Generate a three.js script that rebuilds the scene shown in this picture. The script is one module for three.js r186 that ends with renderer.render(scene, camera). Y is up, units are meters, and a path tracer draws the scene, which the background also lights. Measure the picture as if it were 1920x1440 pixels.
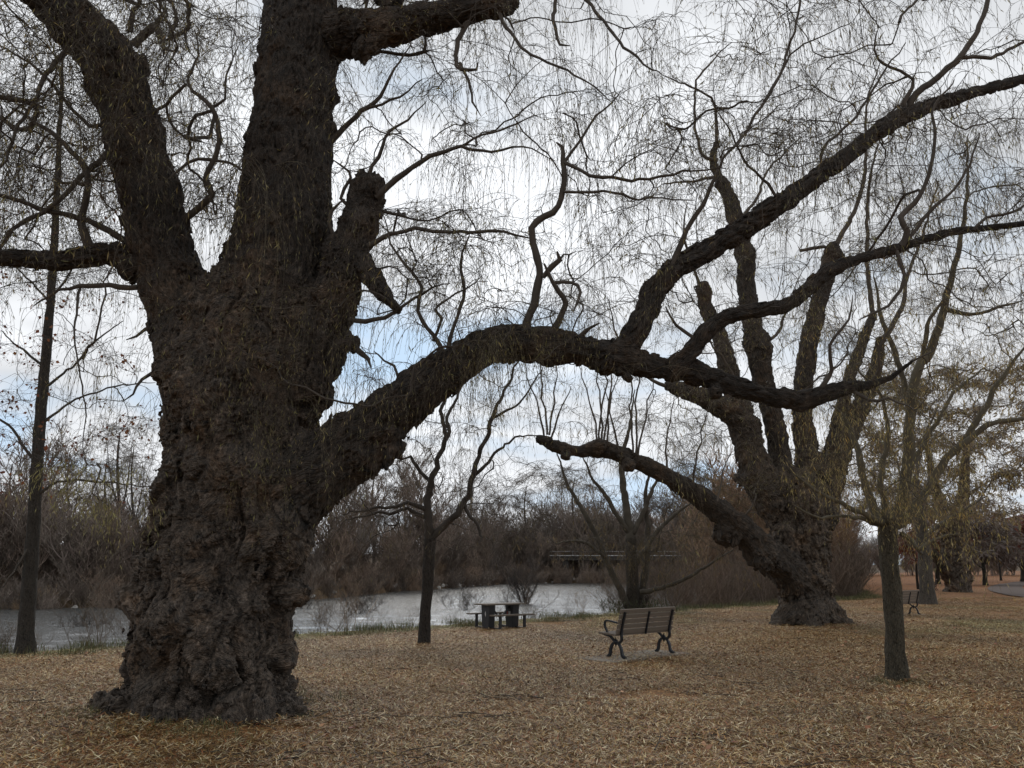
import * as THREE from 'three';

// ------------------------------------------------------------------ camera, sky, sun, exposure
const EYE = 1.65, PITCH = 0.2430, FOC = 1400;               // metres, radians, focal length in pixels of a 1920 x 1440 frame
const scene = new THREE.Scene();
const camera = new THREE.PerspectiveCamera(2 * Math.atan(720 / FOC) * 180 / Math.PI, 4 / 3, 0.1, 3000);
camera.position.set(0, EYE, 0);
camera.rotation.set(PITCH, 0, 0);
const renderer = new THREE.WebGLRenderer({ antialias: true });
renderer.toneMapping = THREE.LinearToneMapping;
renderer.toneMappingExposure = 1.0;
renderer.shadowMap.enabled = true;
const SUN = new THREE.Vector3(-0.08, 0.62, -1).normalize();
const sun = new THREE.DirectionalLight(new THREE.Color(1, 0.96, 0.9), 0.55);
sun.position.copy(SUN).multiplyScalar(120);
sun.castShadow = true; sun.shadow.radius = 34;
sun.shadow.mapSize.set(2048, 2048);
Object.assign(sun.shadow.camera, { left: -60, right: 60, top: 60, bottom: -60, near: 1, far: 320 });
scene.add(sun, sun.target);

// ------------------------------------------------------------------ random numbers and noise
function rng(seed) { let a = seed >>> 0; return () => { a = (a + 0x6d2b79f5) | 0; let t = Math.imul(a ^ (a >>> 15), 1 | a); t = (t + Math.imul(t ^ (t >>> 7), 61 | t)) ^ t; return ((t ^ (t >>> 14)) >>> 0) / 4294967296; }; }
const PERM = new Uint8Array(512), GX = new Float32Array(256), GY = new Float32Array(256), GZ = new Float32Array(256);
{
  const r = rng(77); const p = [...Array(256).keys()];
  for (let i = 255; i > 0; i--) { const j = Math.floor(r() * (i + 1)); [p[i], p[j]] = [p[j], p[i]]; }
  for (let i = 0; i < 512; i++) PERM[i] = p[i & 255];
  for (let i = 0; i < 256; i++) { const z = r() * 2 - 1, a = r() * 6.2832, s = Math.sqrt(1 - z * z); GX[i] = s * Math.cos(a); GY[i] = s * Math.sin(a); GZ[i] = z; }
}
function noise3(x, y, z) {
  const fx = Math.floor(x), fy = Math.floor(y), fz = Math.floor(z); x -= fx; y -= fy; z -= fz;
  const X = fx & 255, Y = fy & 255, Z = fz & 255;
  const u = x * x * x * (x * (x * 6 - 15) + 10), v = y * y * y * (y * (y * 6 - 15) + 10), w = z * z * z * (z * (z * 6 - 15) + 10);
  const A = PERM[X] + Y, B = PERM[X + 1] + Y, AA = PERM[A & 511] + Z, AB = PERM[(A + 1) & 511] + Z, BA = PERM[B & 511] + Z, BB = PERM[(B + 1) & 511] + Z;
  const g = (h, a, b, c) => { h = PERM[h & 511]; return GX[h] * a + GY[h] * b + GZ[h] * c; };
  const x1 = g(AA, x, y, z) * (1 - u) + g(BA, x - 1, y, z) * u, x2 = g(AB, x, y - 1, z) * (1 - u) + g(BB, x - 1, y - 1, z) * u;
  const x3 = g(AA + 1, x, y, z - 1) * (1 - u) + g(BA + 1, x - 1, y, z - 1) * u, x4 = g(AB + 1, x, y - 1, z - 1) * (1 - u) + g(BB + 1, x - 1, y - 1, z - 1) * u;
  return ((x1 * (1 - v) + x2 * v) * (1 - w) + (x3 * (1 - v) + x4 * v) * w) * 1.6;
}
function fbm3(x, y, z, n = 4) { let s = 0, a = 0.5; for (let i = 0; i < n; i++) { s += a * noise3(x, y, z); x = x * 2.03 + 11.3; y = y * 2.03 + 5.7; z = z * 2.03 + 3.1; a *= 0.5; } return s; }
const PH = (i, j, k) => PERM[(PERM[(PERM[i & 255] + j) & 511] + k) & 511];
function worley(x, y, z) {                                   // distance to the nearest cell point
  const fx = Math.floor(x), fy = Math.floor(y), fz = Math.floor(z); let best = 9;
  for (let i = -1; i < 2; i++) for (let j = -1; j < 2; j++) for (let k = -1; k < 2; k++) {
    const h = PH(fx + i, fy + j, fz + k), h2 = PERM[h + 91], h3 = PERM[h2 + 17];
    const dx = fx + i + h / 255 - x, dy = fy + j + h2 / 255 - y, dz = fz + k + h3 / 255 - z, d = dx * dx + dy * dy + dz * dz;
    if (d < best) best = d;
  }
  return Math.sqrt(best);
}
function cracks(x, y, z) {                                     // distance to the border between two cells
  const fx = Math.floor(x), fy = Math.floor(y), fz = Math.floor(z); let a = 9, b = 9;
  for (let i = -1; i < 2; i++) for (let j = -1; j < 2; j++) for (let k = -1; k < 2; k++) {
    const h = PH(fx + i, fy + j, fz + k), h2 = PERM[h + 91], h3 = PERM[h2 + 17], dx = fx + i + h / 255 - x, dy = fy + j + h2 / 255 - y, dz = fz + k + h3 / 255 - z, d = dx * dx + dy * dy + dz * dz;
    if (d < a) { b = a; a = d; } else if (d < b) b = d;
  }
  return Math.sqrt(b) - Math.sqrt(a);
}
const clamp = (x, a = 0, b = 1) => Math.min(b, Math.max(a, x)), mix = (a, b, t) => a + (b - a) * t, smooth = (a, b, x) => { const t = clamp((x - a) / (b - a)); return t * t * (3 - 2 * t); };
const V = (x, y, z) => new THREE.Vector3(x, y, z);
const table = (list) => (x) => { if (x <= list[0][0]) return list[0][1]; for (let i = 1; i < list.length; i++) if (x < list[i][0]) return mix(list[i - 1][1], list[i][1], (x - list[i - 1][0]) / (list[i][0] - list[i - 1][0])); return list[list.length - 1][1]; };

// ------------------------------------------------------------------ sky: broken cloud with the veiled sun behind it
{
  const W = 2048, H = 1024, data = new Float32Array(W * H * 4);
  for (let j = 0; j < H; j++) {
    const el = ((j + 0.5) / H - 0.5) * Math.PI, y = Math.sin(el), c = Math.cos(el);
    for (let i = 0; i < W; i++) {
      const az = ((i + 0.5) / W - 0.5) * 2 * Math.PI, x = Math.cos(az) * c, z = Math.sin(az) * c, o = (j * W + i) * 4;
      const q = Math.max(y, 0) + 0.16, u = x / q, v = z / q;
      const warp = fbm3(u * 0.7 + 4, v * 0.7, 9.1, 3);
      const n = fbm3(u * 0.55 + warp * 0.7, v * 0.75 + warp * 0.5, 1.7, 5), n2 = fbm3(u * 1.7 + 7 + warp, v * 2.2, 4.4, 5);
      const n3 = fbm3(u * 3.6 + 2 + warp * 1.5, v * 4.6, 8.4, 4);
      const cover = smooth(-0.42, 0.04, n + 0.40 * n2 + 0.14 * n3 + 0.36 * smooth(0.20, 0.5, y) + 0.04);
      const cs = x * SUN.x + y * SUN.y + z * SUN.z, glow = Math.exp((cs - 1) * 7), wide = Math.exp((cs - 1) * 2.2);
      const body = clamp(0.83 + 0.40 * n2 + 0.16 * n3 - 0.16 * smooth(0.45, 1, y) + 0.16 * n, 0.52, 1.06);
      const light = body * (0.90 + 0.14 * wide) + 0.22 * glow * (0.8 + 0.5 * n2);
      const hz = Math.exp(-Math.max(y, 0) * 5);
      const blue = [mix(0.44, 0.66, hz), mix(0.64, 0.80, hz), mix(0.88, 0.94, hz)];
      const cl = [light * 0.975, light * 1.0, light * 1.035];
      for (let k = 0; k < 3; k++) data[o + k] = mix(blue[k] + 0.12 * wide, cl[k], cover);
      data[o + 3] = 1;
    }
  }
  const sky = new THREE.DataTexture(data, W, H, THREE.RGBAFormat, THREE.FloatType);
  sky.mapping = THREE.EquirectangularReflectionMapping; sky.magFilter = THREE.LinearFilter; sky.needsUpdate = true;
  scene.background = sky; scene.environment = sky;
}

// ------------------------------------------------------------------ picture position + distance -> point of the place
const CP = Math.cos(PITCH), SP = Math.sin(PITCH);
function at(px, py, D) { const rx = (px - 960) / FOC, ry = (720 - py) / FOC, s = D / (CP - ry * SP); return V(rx * s, EYE + (ry * CP + SP) * s, -D); }
const scaleAt = (p) => ((p.y - EYE) * SP - p.z * CP) / FOC;  // metres per picture pixel at a point
const bankLine = (x) => x < 23 ? 28 + 0.97 * x : 50.3 + (x - 23) * 2.6;
const farShore = table([[-140, 40], [-60, 44], [-30, 48], [-18, 53], [-15, 66], [-12.5, 86], [-9, 95], [-5, 112], [0, 132], [60, 138], [140, 300], [400, 700]]);
const WATER = -0.72;
function heightAt(x, z) {
  const D = -z, e = (D - bankLine(x)) / 1.39, f = D - farShore(x);
  let lawn = 0.05 * noise3(x * 0.13, 3.3, z * 0.13) + 0.018 * noise3(x * 0.6, 8.3, z * 0.6);
  lawn -= 0.14 * smooth(-10, 0, e);
  for (const [mx, mz, mr, mh] of [[-3.6, -9.5, 1.4, 0.05], [9.4, -24, 2.2, 0.06]]) { const q = ((x - mx) ** 2 + (z - mz) ** 2) / (mr * mr); if (q < 6) lawn += mh * Math.exp(-q); }
  const far = WATER - 0.5 + 1.5 * smooth(-2, 6, f) + 2.6 * smooth(6, 90, f) + 4 * smooth(60, 240, f) + 0.35 * noise3(x * 0.11, 1.3, z * 0.11) * smooth(0, 8, f);
  const bed = WATER - 0.6;
  let h = mix(lawn, bed, smooth(0.2, 3.6, e));
  if (f > -3) h = Math.max(h, far);
  return h;
}
function ground(px, py) { let D = 20, y = 0; for (let k = 0; k < 40; k++) { const ry = (720 - py) / FOC, t = (ry * CP + SP) / (CP - ry * SP); D = mix(D, clamp((y - EYE) / Math.min(t, -1e-4), 2, 320), 0.6); const p = at(px, py, D); y = heightAt(p.x, p.z); } const p = at(px, py, D); p.y = heightAt(p.x, p.z); return p; }

// ------------------------------------------------------------------ things
const taken = {};
function numbered(name) { const n = taken[name] ?? 0; taken[name] = n + 1; return n ? `${name}_${String(n).padStart(3, '0')}` : name; }
function tag(o, label, category, group, kind) { o.userData.label = label; if (category) o.userData.category = category; if (group) o.userData.group = group; if (kind) o.userData.kind = kind; return o; }
function thing(name, label, category, group) { const o = new THREE.Group(); o.name = numbered(name); scene.add(o); return tag(o, label, category, group); }
function part(name, geometry, material, parent) { const m = new THREE.Mesh(geometry, material); m.name = parent ? name : numbered(name); m.castShadow = m.receiveShadow = true; (parent ?? scene).add(m); return m; }
function copies(name, geometry, material, list, parent, colors) {
  const m = new THREE.InstancedMesh(geometry, material, list.length); m.name = parent ? name : numbered(name); m.castShadow = m.receiveShadow = true;
  list.forEach((x, i) => { m.setMatrixAt(i, x); if (colors) m.setColorAt(i, colors[i]); });
  m.userData.kind = 'stuff'; (parent ?? scene).add(m); return m;
}

// ------------------------------------------------------------------ mesh builder
class MB {
  constructor() { this.p = []; this.n = []; this.c = []; this.t = []; this.i = []; }
  v(x, y, z, nx, ny, nz, c, u = 0, w = 0) { this.p.push(x, y, z); this.n.push(nx, ny, nz); this.c.push(c[0], c[1], c[2]); this.t.push(u, w); return this.p.length / 3 - 1; }
  tube(pts, rad, sides, col, vscale = 1, cap = false) {        // pts: Vector3 list, rad: list
    const N = pts.length; let ax = V(0.31, 0.17, 0.93); const base = this.p.length / 3; let len = 0;
    const T = V(0, 0, 0), A = V(0, 0, 0), B = V(0, 0, 0);
    for (let k = 0; k < N; k++) {
      T.subVectors(pts[Math.min(k + 1, N - 1)], pts[Math.max(k - 1, 0)]).normalize();
      A.copy(ax).addScaledVector(T, -ax.dot(T)); if (A.lengthSq() < 1e-4) A.set(T.y, T.z, T.x).addScaledVector(T, -(T.y * T.x + T.z * T.y + T.x * T.z)); A.normalize(); ax.copy(A); B.crossVectors(T, A);
      if (k) len += pts[k].distanceTo(pts[k - 1]);
      for (let s = 0; s <= sides; s++) {
        const a = s / sides * 6.28318, ca = Math.cos(a), sa = Math.sin(a), nx = A.x * ca + B.x * sa, ny = A.y * ca + B.y * sa, nz = A.z * ca + B.z * sa, r = rad[k];
        this.v(pts[k].x + nx * r, pts[k].y + ny * r, pts[k].z + nz * r, nx, ny, nz, Array.isArray(col[0]) ? col[k] : col, s / sides * Math.max(1, Math.round(6.28 * rad[0] / vscale)), len / vscale);
      }
    }
    const m = sides + 1;
    for (let k = 0; k < N - 1; k++) for (let s = 0; s < sides; s++) { const a = base + k * m + s; this.i.push(a, a + 1, a + m, a + 1, a + m + 1, a + m); }
    if (cap) for (const k of [0, N - 1]) {
      const e = k ? 1 : -1; T.subVectors(pts[k], pts[k ? k - 1 : 1]).normalize(); const c = this.v(pts[k].x + T.x * rad[k] * 0.15, pts[k].y + T.y * rad[k] * 0.15, pts[k].z + T.z * rad[k] * 0.15, T.x, T.y, T.z, Array.isArray(col[0]) ? col[k] : col);
      for (let s = 0; s < sides; s++) { const a = base + k * m + s; e > 0 ? this.i.push(a, a + 1, c) : this.i.push(a + 1, a, c); }
    }
  }
  leaf(p, d, side, len, wid, bend, col) {                      // a narrow blade, folded along its middle and bent
    const nx = d.z * side.y - d.y * side.z, ny = d.x * side.z - d.z * side.x, nz = d.y * side.x - d.x * side.y;
    const q = (t, w, b) => this.v(p.x + d.x * len * t + side.x * wid * w + nx * b * len, p.y + d.y * len * t + side.y * wid * w + ny * b * len, p.z + d.z * len * t + side.z * wid * w + nz * b * len, nx, ny, nz, col);
    const a = q(0, 0, 0), b = q(0.42, 0.5, bend), c = q(0.42, -0.5, bend), e = q(1, 0, bend * 0.2);
    this.i.push(a, b, c, b, e, c);
  }
  geo() {
    const g = new THREE.BufferGeometry();
    g.setAttribute('position', new THREE.Float32BufferAttribute(this.p, 3)); g.setAttribute('normal', new THREE.Float32BufferAttribute(this.n, 3));
    g.setAttribute('color', new THREE.Float32BufferAttribute(this.c, 3)); g.setAttribute('uv', new THREE.Float32BufferAttribute(this.t, 2)); g.setIndex(this.i); return g;
  }
}

// ------------------------------------------------------------------ textures
function dataTexture(N, f, srgb = false) {
  const d = new Uint8Array(N * N * 4);
  for (let j = 0; j < N; j++) for (let i = 0; i < N; i++) { const c = f(i / N, j / N), o = (j * N + i) * 4; for (let k = 0; k < 3; k++) d[o + k] = clamp(Array.isArray(c) ? c[k] : c) * 255; d[o + 3] = 255; }
  const t = new THREE.DataTexture(d, N, N); t.wrapS = t.wrapT = THREE.RepeatWrapping; t.magFilter = THREE.LinearFilter; if (srgb) t.colorSpace = THREE.SRGBColorSpace; t.needsUpdate = true; return t;
}
// noise on a torus, so that the pictures repeat without a seam
const torus = (u, v, su, sv, z = 0) => { const a = u * 6.28318, b = v * 6.28318; return noise3(Math.cos(a) * su + z, Math.sin(a) * su + Math.cos(b) * sv, Math.sin(b) * sv + 3.7 * z); };
const ridge = (n) => 1 - Math.abs(n) * 2;
const barkBump = dataTexture(1024, (u, v) => {                 // long broken ridges
  const w = torus(u, v, 0.8, 0.8, 5) * 0.06, w2 = torus(u, v, 2, 2, 9) * 0.03;
  const a = ridge(torus(u + w + w2, v, 2.6, 0.6, 1)), b = ridge(torus(u + w, v + w2, 5.5, 1.5, 2)), c = torus(u, v, 11, 7, 3);
  return 0.42 + 0.26 * a + 0.2 * b + 0.14 * c;
});
const burlBump = dataTexture(1024, (u, v) => {                 // crumpled, knotted burl bark
  const w = torus(u, v, 1.6, 1.6, 5) * 0.07, w2 = torus(u, v, 1.6, 1.6, 8) * 0.07;
  const a = ridge(torus(u + w, v + w2, 2.4, 2.4, 1)), b = ridge(torus(u + w2, v + w, 5, 5, 2)), c = ridge(torus(u, v, 9, 9, 3)), d = torus(u, v, 18, 18, 4);
  return 0.36 + 0.2 * a + 0.22 * b + 0.16 * c + 0.1 * d;
});
const barkTone = dataTexture(1024, (u, v) => {
  const a = torus(u, v, 1.1, 0.8, 21), b = torus(u, v, 3.4, 2.2, 22), c = torus(u, v, 7, 4, 23), e = torus(u, v, 15, 10, 24), k = 0.58 + 0.14 * a + 0.34 * b + 0.4 * c + 0.34 * e, r = 0.03 * torus(u, v, 1.5, 1.5, 31);
  return [k + r, k * 0.97, k * 0.94 - r];
});
const litterTone = (() => {
  const N = 1024, c = document.createElement('canvas'); c.width = c.height = N; const g = c.getContext('2d'), r = rng(5);
  g.fillStyle = 'rgb(146,108,70)'; g.fillRect(0, 0, N, N); g.lineCap = 'round';
  const tones = ['rgb(196,160,112)', 'rgb(222,200,166)', 'rgb(120,90,60)', 'rgb(160,118,76)', 'rgb(90,66,44)', 'rgb(176,122,74)', 'rgb(150,140,90)', 'rgb(214,184,140)', 'rgb(66,48,34)'];
  for (let k = 0; k < 26000; k++) {
    const x = r() * N, y = r() * N, a = r() * 6.28, L = 8 + r() * 14, dx = Math.cos(a) * L, dy = Math.sin(a) * L; g.strokeStyle = tones[Math.floor(r() * tones.length)]; g.lineWidth = 1.6 + r() * 2.2;
    for (const ox of [0, x < 30 ? N : x > N - 30 ? -N : 0]) for (const oy of [0, y < 30 ? N : y > N - 30 ? -N : 0]) { g.beginPath(); g.moveTo(x + ox, y + oy); g.lineTo(x + ox + dx, y + oy + dy); g.stroke(); }
  }
  const t = new THREE.CanvasTexture(c); t.wrapS = t.wrapT = THREE.RepeatWrapping; t.colorSpace = THREE.SRGBColorSpace; return t;
})();
const litterBump = dataTexture(512, (u, v) => 0.5 + 0.3 * torus(u, v, 9, 9, 3) + 0.25 * torus(u, v, 22, 22, 5));
const waveBump = dataTexture(1024, (u, v) => 0.5 + 0.2 * torus(u, v, 3, 5, 1) + 0.2 * torus(u, v, 6, 11, 2) + 0.16 * torus(u, v, 12, 22, 3));
const plankTone = dataTexture(256, (u, v) => { const k = 0.86 + 0.10 * torus(u, v, 0.4, 9, 2) + 0.08 * torus(u, v, 1.2, 18, 4); return [k, k * 0.985, k * 0.97]; });
const concreteTone = dataTexture(256, (u, v) => { const k = 0.85 + 0.1 * torus(u, v, 2, 2, 2) + 0.12 * torus(u, v, 12, 12, 4); return [k, k * 0.98, k * 0.95]; });

const std = (o) => new THREE.MeshStandardMaterial({ roughness: 0.92, metalness: 0, ...o });
const M = {
  burl: std({ vertexColors: true, map: barkTone, bumpMap: burlBump, bumpScale: 0.05 }),
  bark: std({ vertexColors: true, map: barkTone, bumpMap: barkBump, bumpScale: 0.045 }),
  branch: std({ vertexColors: true, roughness: 0.9 }),
  twig: std({ vertexColors: true, roughness: 0.8 }),
  leaf: new THREE.MeshPhysicalMaterial({ vertexColors: true, roughness: 0.85, transmission: 0.35, thickness: 0, side: THREE.DoubleSide }),
  litter: std({ vertexColors: true, roughness: 0.6, side: THREE.DoubleSide }),
  ground: std({ vertexColors: true, map: litterTone, bumpMap: litterBump, bumpScale: 0.02, roughness: 1, color: new THREE.Color().setRGB(0.8, 0.8, 0.8) }),
  grass: std({ vertexColors: true, roughness: 0.7, side: THREE.DoubleSide }),
  slat: std({ color: new THREE.Color().setRGB(0.185, 0.15, 0.118), map: plankTone, roughness: 0.75 }),
  darkSlat: std({ color: new THREE.Color().setRGB(0.15, 0.122, 0.095), map: plankTone, roughness: 0.75 }),
  iron: std({ color: new THREE.Color().setRGB(0.012, 0.014, 0.019), roughness: 0.42, metalness: 0.2 }),
  black: std({ color: new THREE.Color().setRGB(0.022, 0.023, 0.027), roughness: 0.5 }),
  concrete: std({ color: new THREE.Color().setRGB(0.27, 0.24, 0.20), map: concreteTone }),
  path: std({ color: new THREE.Color().setRGB(0.115, 0.083, 0.07), map: concreteTone }),
  pale: std({ color: new THREE.Color().setRGB(0.55, 0.55, 0.55), roughness: 0.6 }),
  deck: std({ color: new THREE.Color().setRGB(0.05, 0.045, 0.04) }),
  rock: std({ color: new THREE.Color().setRGB(0.42, 0.40, 0.37) }),
  red: std({ color: new THREE.Color().setRGB(0.45, 0.03, 0.02), roughness: 0.5 }),
  water: new THREE.MeshPhysicalMaterial({ color: new THREE.Color().setRGB(0.10, 0.11, 0.11), roughness: 0.27, ior: 1.333, clearcoat: 1, clearcoatRoughness: 0.22, bumpMap: waveBump, bumpScale: 0.10 }),
};

// ------------------------------------------------------------------ ground and river
const zone = (x, z) => {                                       // colour of what covers the ground, times the litter texture
  const D = -z, e = (D - bankLine(x)) / 1.39, f = D - farShore(x);
  const n = fbm3(x * 0.16, 2.2, z * 0.16, 3), n2 = fbm3(x * 0.5, 6.2, z * 0.5, 3);
  let c = [0.74, 0.60, 0.42];
  const to = (t, k) => { c = [mix(c[0], t[0], k), mix(c[1], t[1], k), mix(c[2], t[2], k)]; };
  to([0.86, 0.62, 0.44], clamp(0.5 + n * 1.2) * smooth(8, 40, D) * smooth(-6, 14, x));
  to([0.78, 0.5, 0.32], 0.7 * smooth(55, 80, D) * smooth(10, 25, x));
  to([0.60, 0.60, 0.34], clamp(smooth(-0.1, 0.3, n + 0.4 * n2)) * 0.8 * smooth(17, 22, D) * smooth(40, 30, D) * smooth(1, 5, x));
  to([0.52, 0.58, 0.3], smooth(-2.2, -0.4, e + n2 * 1.6) * 0.9);
  to([0.34, 0.29, 0.23], smooth(0.6, 2.2, e));
  if (f > -4) to([0.36 + 0.08 * n, 0.37 + 0.06 * n, 0.38], smooth(-3, 1, f));
  return c;
};
{
  const rings = 210, spokes = 260, p = [], c = [], t = [], idx = [];
  for (let i = 0; i <= rings; i++) {
    const r = i ? 0.8 * Math.pow(1500, i / rings) : 0;
    for (let j = 0; j < spokes; j++) {                          // spokes are closest together ahead of the camera
      const s = j / spokes * 2 - 1, a = Math.PI * (0.35 * s + 0.65 * s * s * s), x = Math.sin(a) * r, z = -Math.cos(a) * r;
      p.push(x, heightAt(x, z), z); c.push(...zone(x, z)); t.push(x / 3.3, z / 3.3);
    }
  }
  for (let i = 0; i < rings; i++) for (let j = 0; j < spokes; j++) { const a = i * spokes + j, b = i * spokes + (j + 1) % spokes; idx.push(a, b, a + spokes, b, b + spokes, a + spokes); }
  const g = new THREE.BufferGeometry(); g.setAttribute('position', new THREE.Float32BufferAttribute(p, 3)); g.setAttribute('color', new THREE.Float32BufferAttribute(c, 3)); g.setAttribute('uv', new THREE.Float32BufferAttribute(t, 2)); g.setIndex(idx); g.computeVertexNormals();
  tag(part('ground', g, M.ground), 'park lawn covered with fallen leaves, running down to the river and up the far bank', 'ground', null, 'structure');
  const wp = [], wt = [], wi = [], rows = 470, cols = 300;       // real ripples, so that the faces turned to the viewer mirror the higher sky
  for (let i = 0; i <= rows; i++) { const R = 17 * Math.pow(24, i / rows); for (let j = 0; j <= cols; j++) { const a = -0.95 + 1.75 * j / cols, x = Math.sin(a) * R, z = -Math.cos(a) * R, k = 0.9 + 0.25 * noise3(x * 0.05, 2, z * 0.05);
    wp.push(x, WATER + k * (0.06 * noise3(x * 0.6, 1.1, z * 1.1) + 0.035 * noise3(x * 1.2, 5.1, z * 2.1) * smooth(160, 60, R)), z); wt.push(x / 7, z / 7); } }
  for (let i = 0; i < rows; i++) for (let j = 0; j < cols; j++) { const a = i * (cols + 1) + j; wi.push(a, a + 1, a + cols + 1, a + 1, a + cols + 2, a + cols + 1); }
  const w = new THREE.BufferGeometry(); w.setAttribute('position', new THREE.Float32BufferAttribute(wp, 3)); w.setAttribute('uv', new THREE.Float32BufferAttribute(wt, 2)); w.setIndex(wi); w.computeVertexNormals();
  tag(part('river', w, M.water), 'pale rippled river behind the lawn, reflecting the cloudy sky', 'river', null, 'structure');
}

// ------------------------------------------------------------------ old trees: a distance field of tapered limbs, meshed on a sparse grid
// a limb is a list of [picture x, picture y, width in picture pixels, distance]
const trace = (list) => { let D = list[0][3]; const ds = list.map((q) => q[3] ?? null); for (let i = 0; i < ds.length; i++) if (ds[i] === null) { let j = i; while (j < ds.length && ds[j] === null) j++; const a = ds[i - 1], b = j < ds.length ? ds[j] : a, k0 = i; for (let k = i; k < Math.min(j, ds.length); k++) ds[k] = mix(a, b, (k - k0 + 1) / (j - k0 + 1)); } return list.map((q, i) => { const p = at(q[0], q[1], ds[i]); return { p, r: q[2] / 2 * scaleAt(p) }; }); };
function smoothPath(nodes, step) {                             // Catmull-Rom through the nodes, radius too
  const out = [], n = nodes.length;
  for (let i = 0; i < n - 1; i++) {
    const a = nodes[Math.max(i - 1, 0)], b = nodes[i], c = nodes[i + 1], d = nodes[Math.min(i + 2, n - 1)], m = Math.max(1, Math.round(b.p.distanceTo(c.p) / step));
    for (let k = 0; k < m; k++) {
      const t = k / m, t2 = t * t, t3 = t2 * t, f = (w, x, y, z) => 0.5 * (2 * x + (y - w) * t + (2 * w - 5 * x + 4 * y - z) * t2 + (3 * x - w - 3 * y + z) * t3);
      out.push({ p: V(f(a.p.x, b.p.x, c.p.x, d.p.x), f(a.p.y, b.p.y, c.p.y, d.p.y), f(a.p.z, b.p.z, c.p.z, d.p.z)), r: mix(b.r, c.r, t) });
    }
  }
  out.push(nodes[n - 1]); return out;
}
function fieldMesh(parts, o) {                                 // parts: [{name, path, burl, knobs}]
  const h = o.cell, B = 8, bones = [];
  parts.forEach((pt, pi) => {
    let len = 0; pt.K = Math.max(1, Math.round(6.2832 * Math.max(...pt.path.map((q) => q.r)) * 0.8 / o.tile));
    for (let i = 0; i < pt.path.length - 1; i++) {
      const a = pt.path[i], b = pt.path[i + 1], d = V(0, 0, 0).subVectors(b.p, a.p), L = d.length(); if (L < 1e-4) continue; d.divideScalar(L);
      const back = V(0, 0.02, -1).addScaledVector(d, d.z); back.normalize();
      bones.push({ ax: a.p.x, ay: a.p.y, az: a.p.z, dx: d.x, dy: d.y, dz: d.z, L, ra: a.r, rb: b.r, pi, len, k: pt.k ?? o.k, back, side: V(0, 0, 0).crossVectors(d, back), burl: pt.burl ?? 0.5 });
      len += L;
    }
    for (const [q, r] of pt.knobs ?? []) bones.push({ ax: q.x, ay: q.y, az: q.z, dx: 0, dy: 1, dz: 0, L: 0.001, ra: r, rb: r, pi, len: q.y, k: r * 0.5, back: V(0, 0, -1), side: V(1, 0, 0), burl: 1, knob: true });
  });
  const dist = (b, x, y, z) => { const X = x - b.ax, Y = y - b.ay, Z = z - b.az, t = clamp((X * b.dx + Y * b.dy + Z * b.dz), 0, b.L), u = X - b.dx * t, v = Y - b.dy * t, w = Z - b.dz * t; return Math.sqrt(u * u + v * v + w * w) - mix(b.ra, b.rb, t / b.L); };
  const amp = o.amp, margin = 0.24 * amp + 0.02, KM = Math.max(...bones.map((b) => b.k));
  const lo = [1e9, 1e9, 1e9], hi = [-1e9, -1e9, -1e9];
  for (const b of bones) for (const e of [0, b.L]) { const q = [b.ax + b.dx * e, b.ay + b.dy * e, b.az + b.dz * e], r = Math.max(b.ra, b.rb) + 0.4; for (let k = 0; k < 3; k++) { lo[k] = Math.min(lo[k], q[k] - r); hi[k] = Math.max(hi[k], q[k] + r); } }
  lo[1] = Math.max(lo[1], o.floor ?? -0.6);
  const NB = [0, 1, 2].map((k) => Math.ceil((hi[k] - lo[k]) / h / B) + 1), NY = NB[1] * B + 2, NZ = NB[2] * B + 2;
  const near = new Map(), half = B * h / 2, diag = half * 1.7321;
  bones.forEach((b, bi) => {
    const r = Math.max(b.ra, b.rb) + margin + KM + diag; const q = [[b.ax, b.ax + b.dx * b.L], [b.ay, b.ay + b.dy * b.L], [b.az, b.az + b.dz * b.L]];
    const g = q.map(([s, e], k) => [Math.max(0, Math.floor((Math.min(s, e) - r - lo[k]) / h / B)), Math.min(NB[k] - 1, Math.floor((Math.max(s, e) + r - lo[k]) / h / B))]);
    for (let i = g[0][0]; i <= g[0][1]; i++) for (let j = g[1][0]; j <= g[1][1]; j++) for (let k = g[2][0]; k <= g[2][1]; k++) {
      const d = dist(b, lo[0] + (i * B) * h + half, lo[1] + (j * B) * h + half, lo[2] + (k * B) * h + half);
      if (d < diag * 2 + margin + KM) { const key = (i * NB[1] + j) * NB[2] + k; let l = near.get(key); if (!l) near.set(key, l = { i, j, k, m: 1e9, b: [] }); l.m = Math.min(l.m, d); l.b.push([bi, d]); }
    }
  });
  const field = (cand, x, y, z) => {                           // sharp union along a limb, soft union between limbs
    let d = 1e9, wb = 0, ws = 0, wr = 0, run = 1e9, k0 = 0, who = -1, nb = null, nd = 1e9;
    const join = (e, k) => { if (d > 1e8) { d = e; return; } const hh = clamp(0.5 + 0.5 * (d - e) / k); d = d * (1 - hh) + e * hh - k * hh * (1 - hh); };
    for (const b of cand) {
      const e = dist(b, x, y, z), w = 1 / (0.02 + Math.max(0, e)); wb += w * w * b.burl; wr += w * w * b.ra; ws += w * w;
      if (b.knob) { if (who >= 0) { join(run, k0); who = -1; run = 1e9; } join(e, b.k); continue; }
      if (e < nd) { nd = e; nb = b; }
      if (b.pi !== who) { if (who >= 0) join(run, k0); who = b.pi; run = e; k0 = b.k; } else if (e < run) run = e;
    }
    if (who >= 0) join(run, k0);
    if (d > margin * 1.6 || d < -margin * 1.6) return d;
    return d - relief(x, y, z, wb / ws, d, clamp(wr / ws / o.full, 0.16, 1), nb) * amp * clamp(wr / ws / o.full, 0.16, 1);
  };
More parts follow.
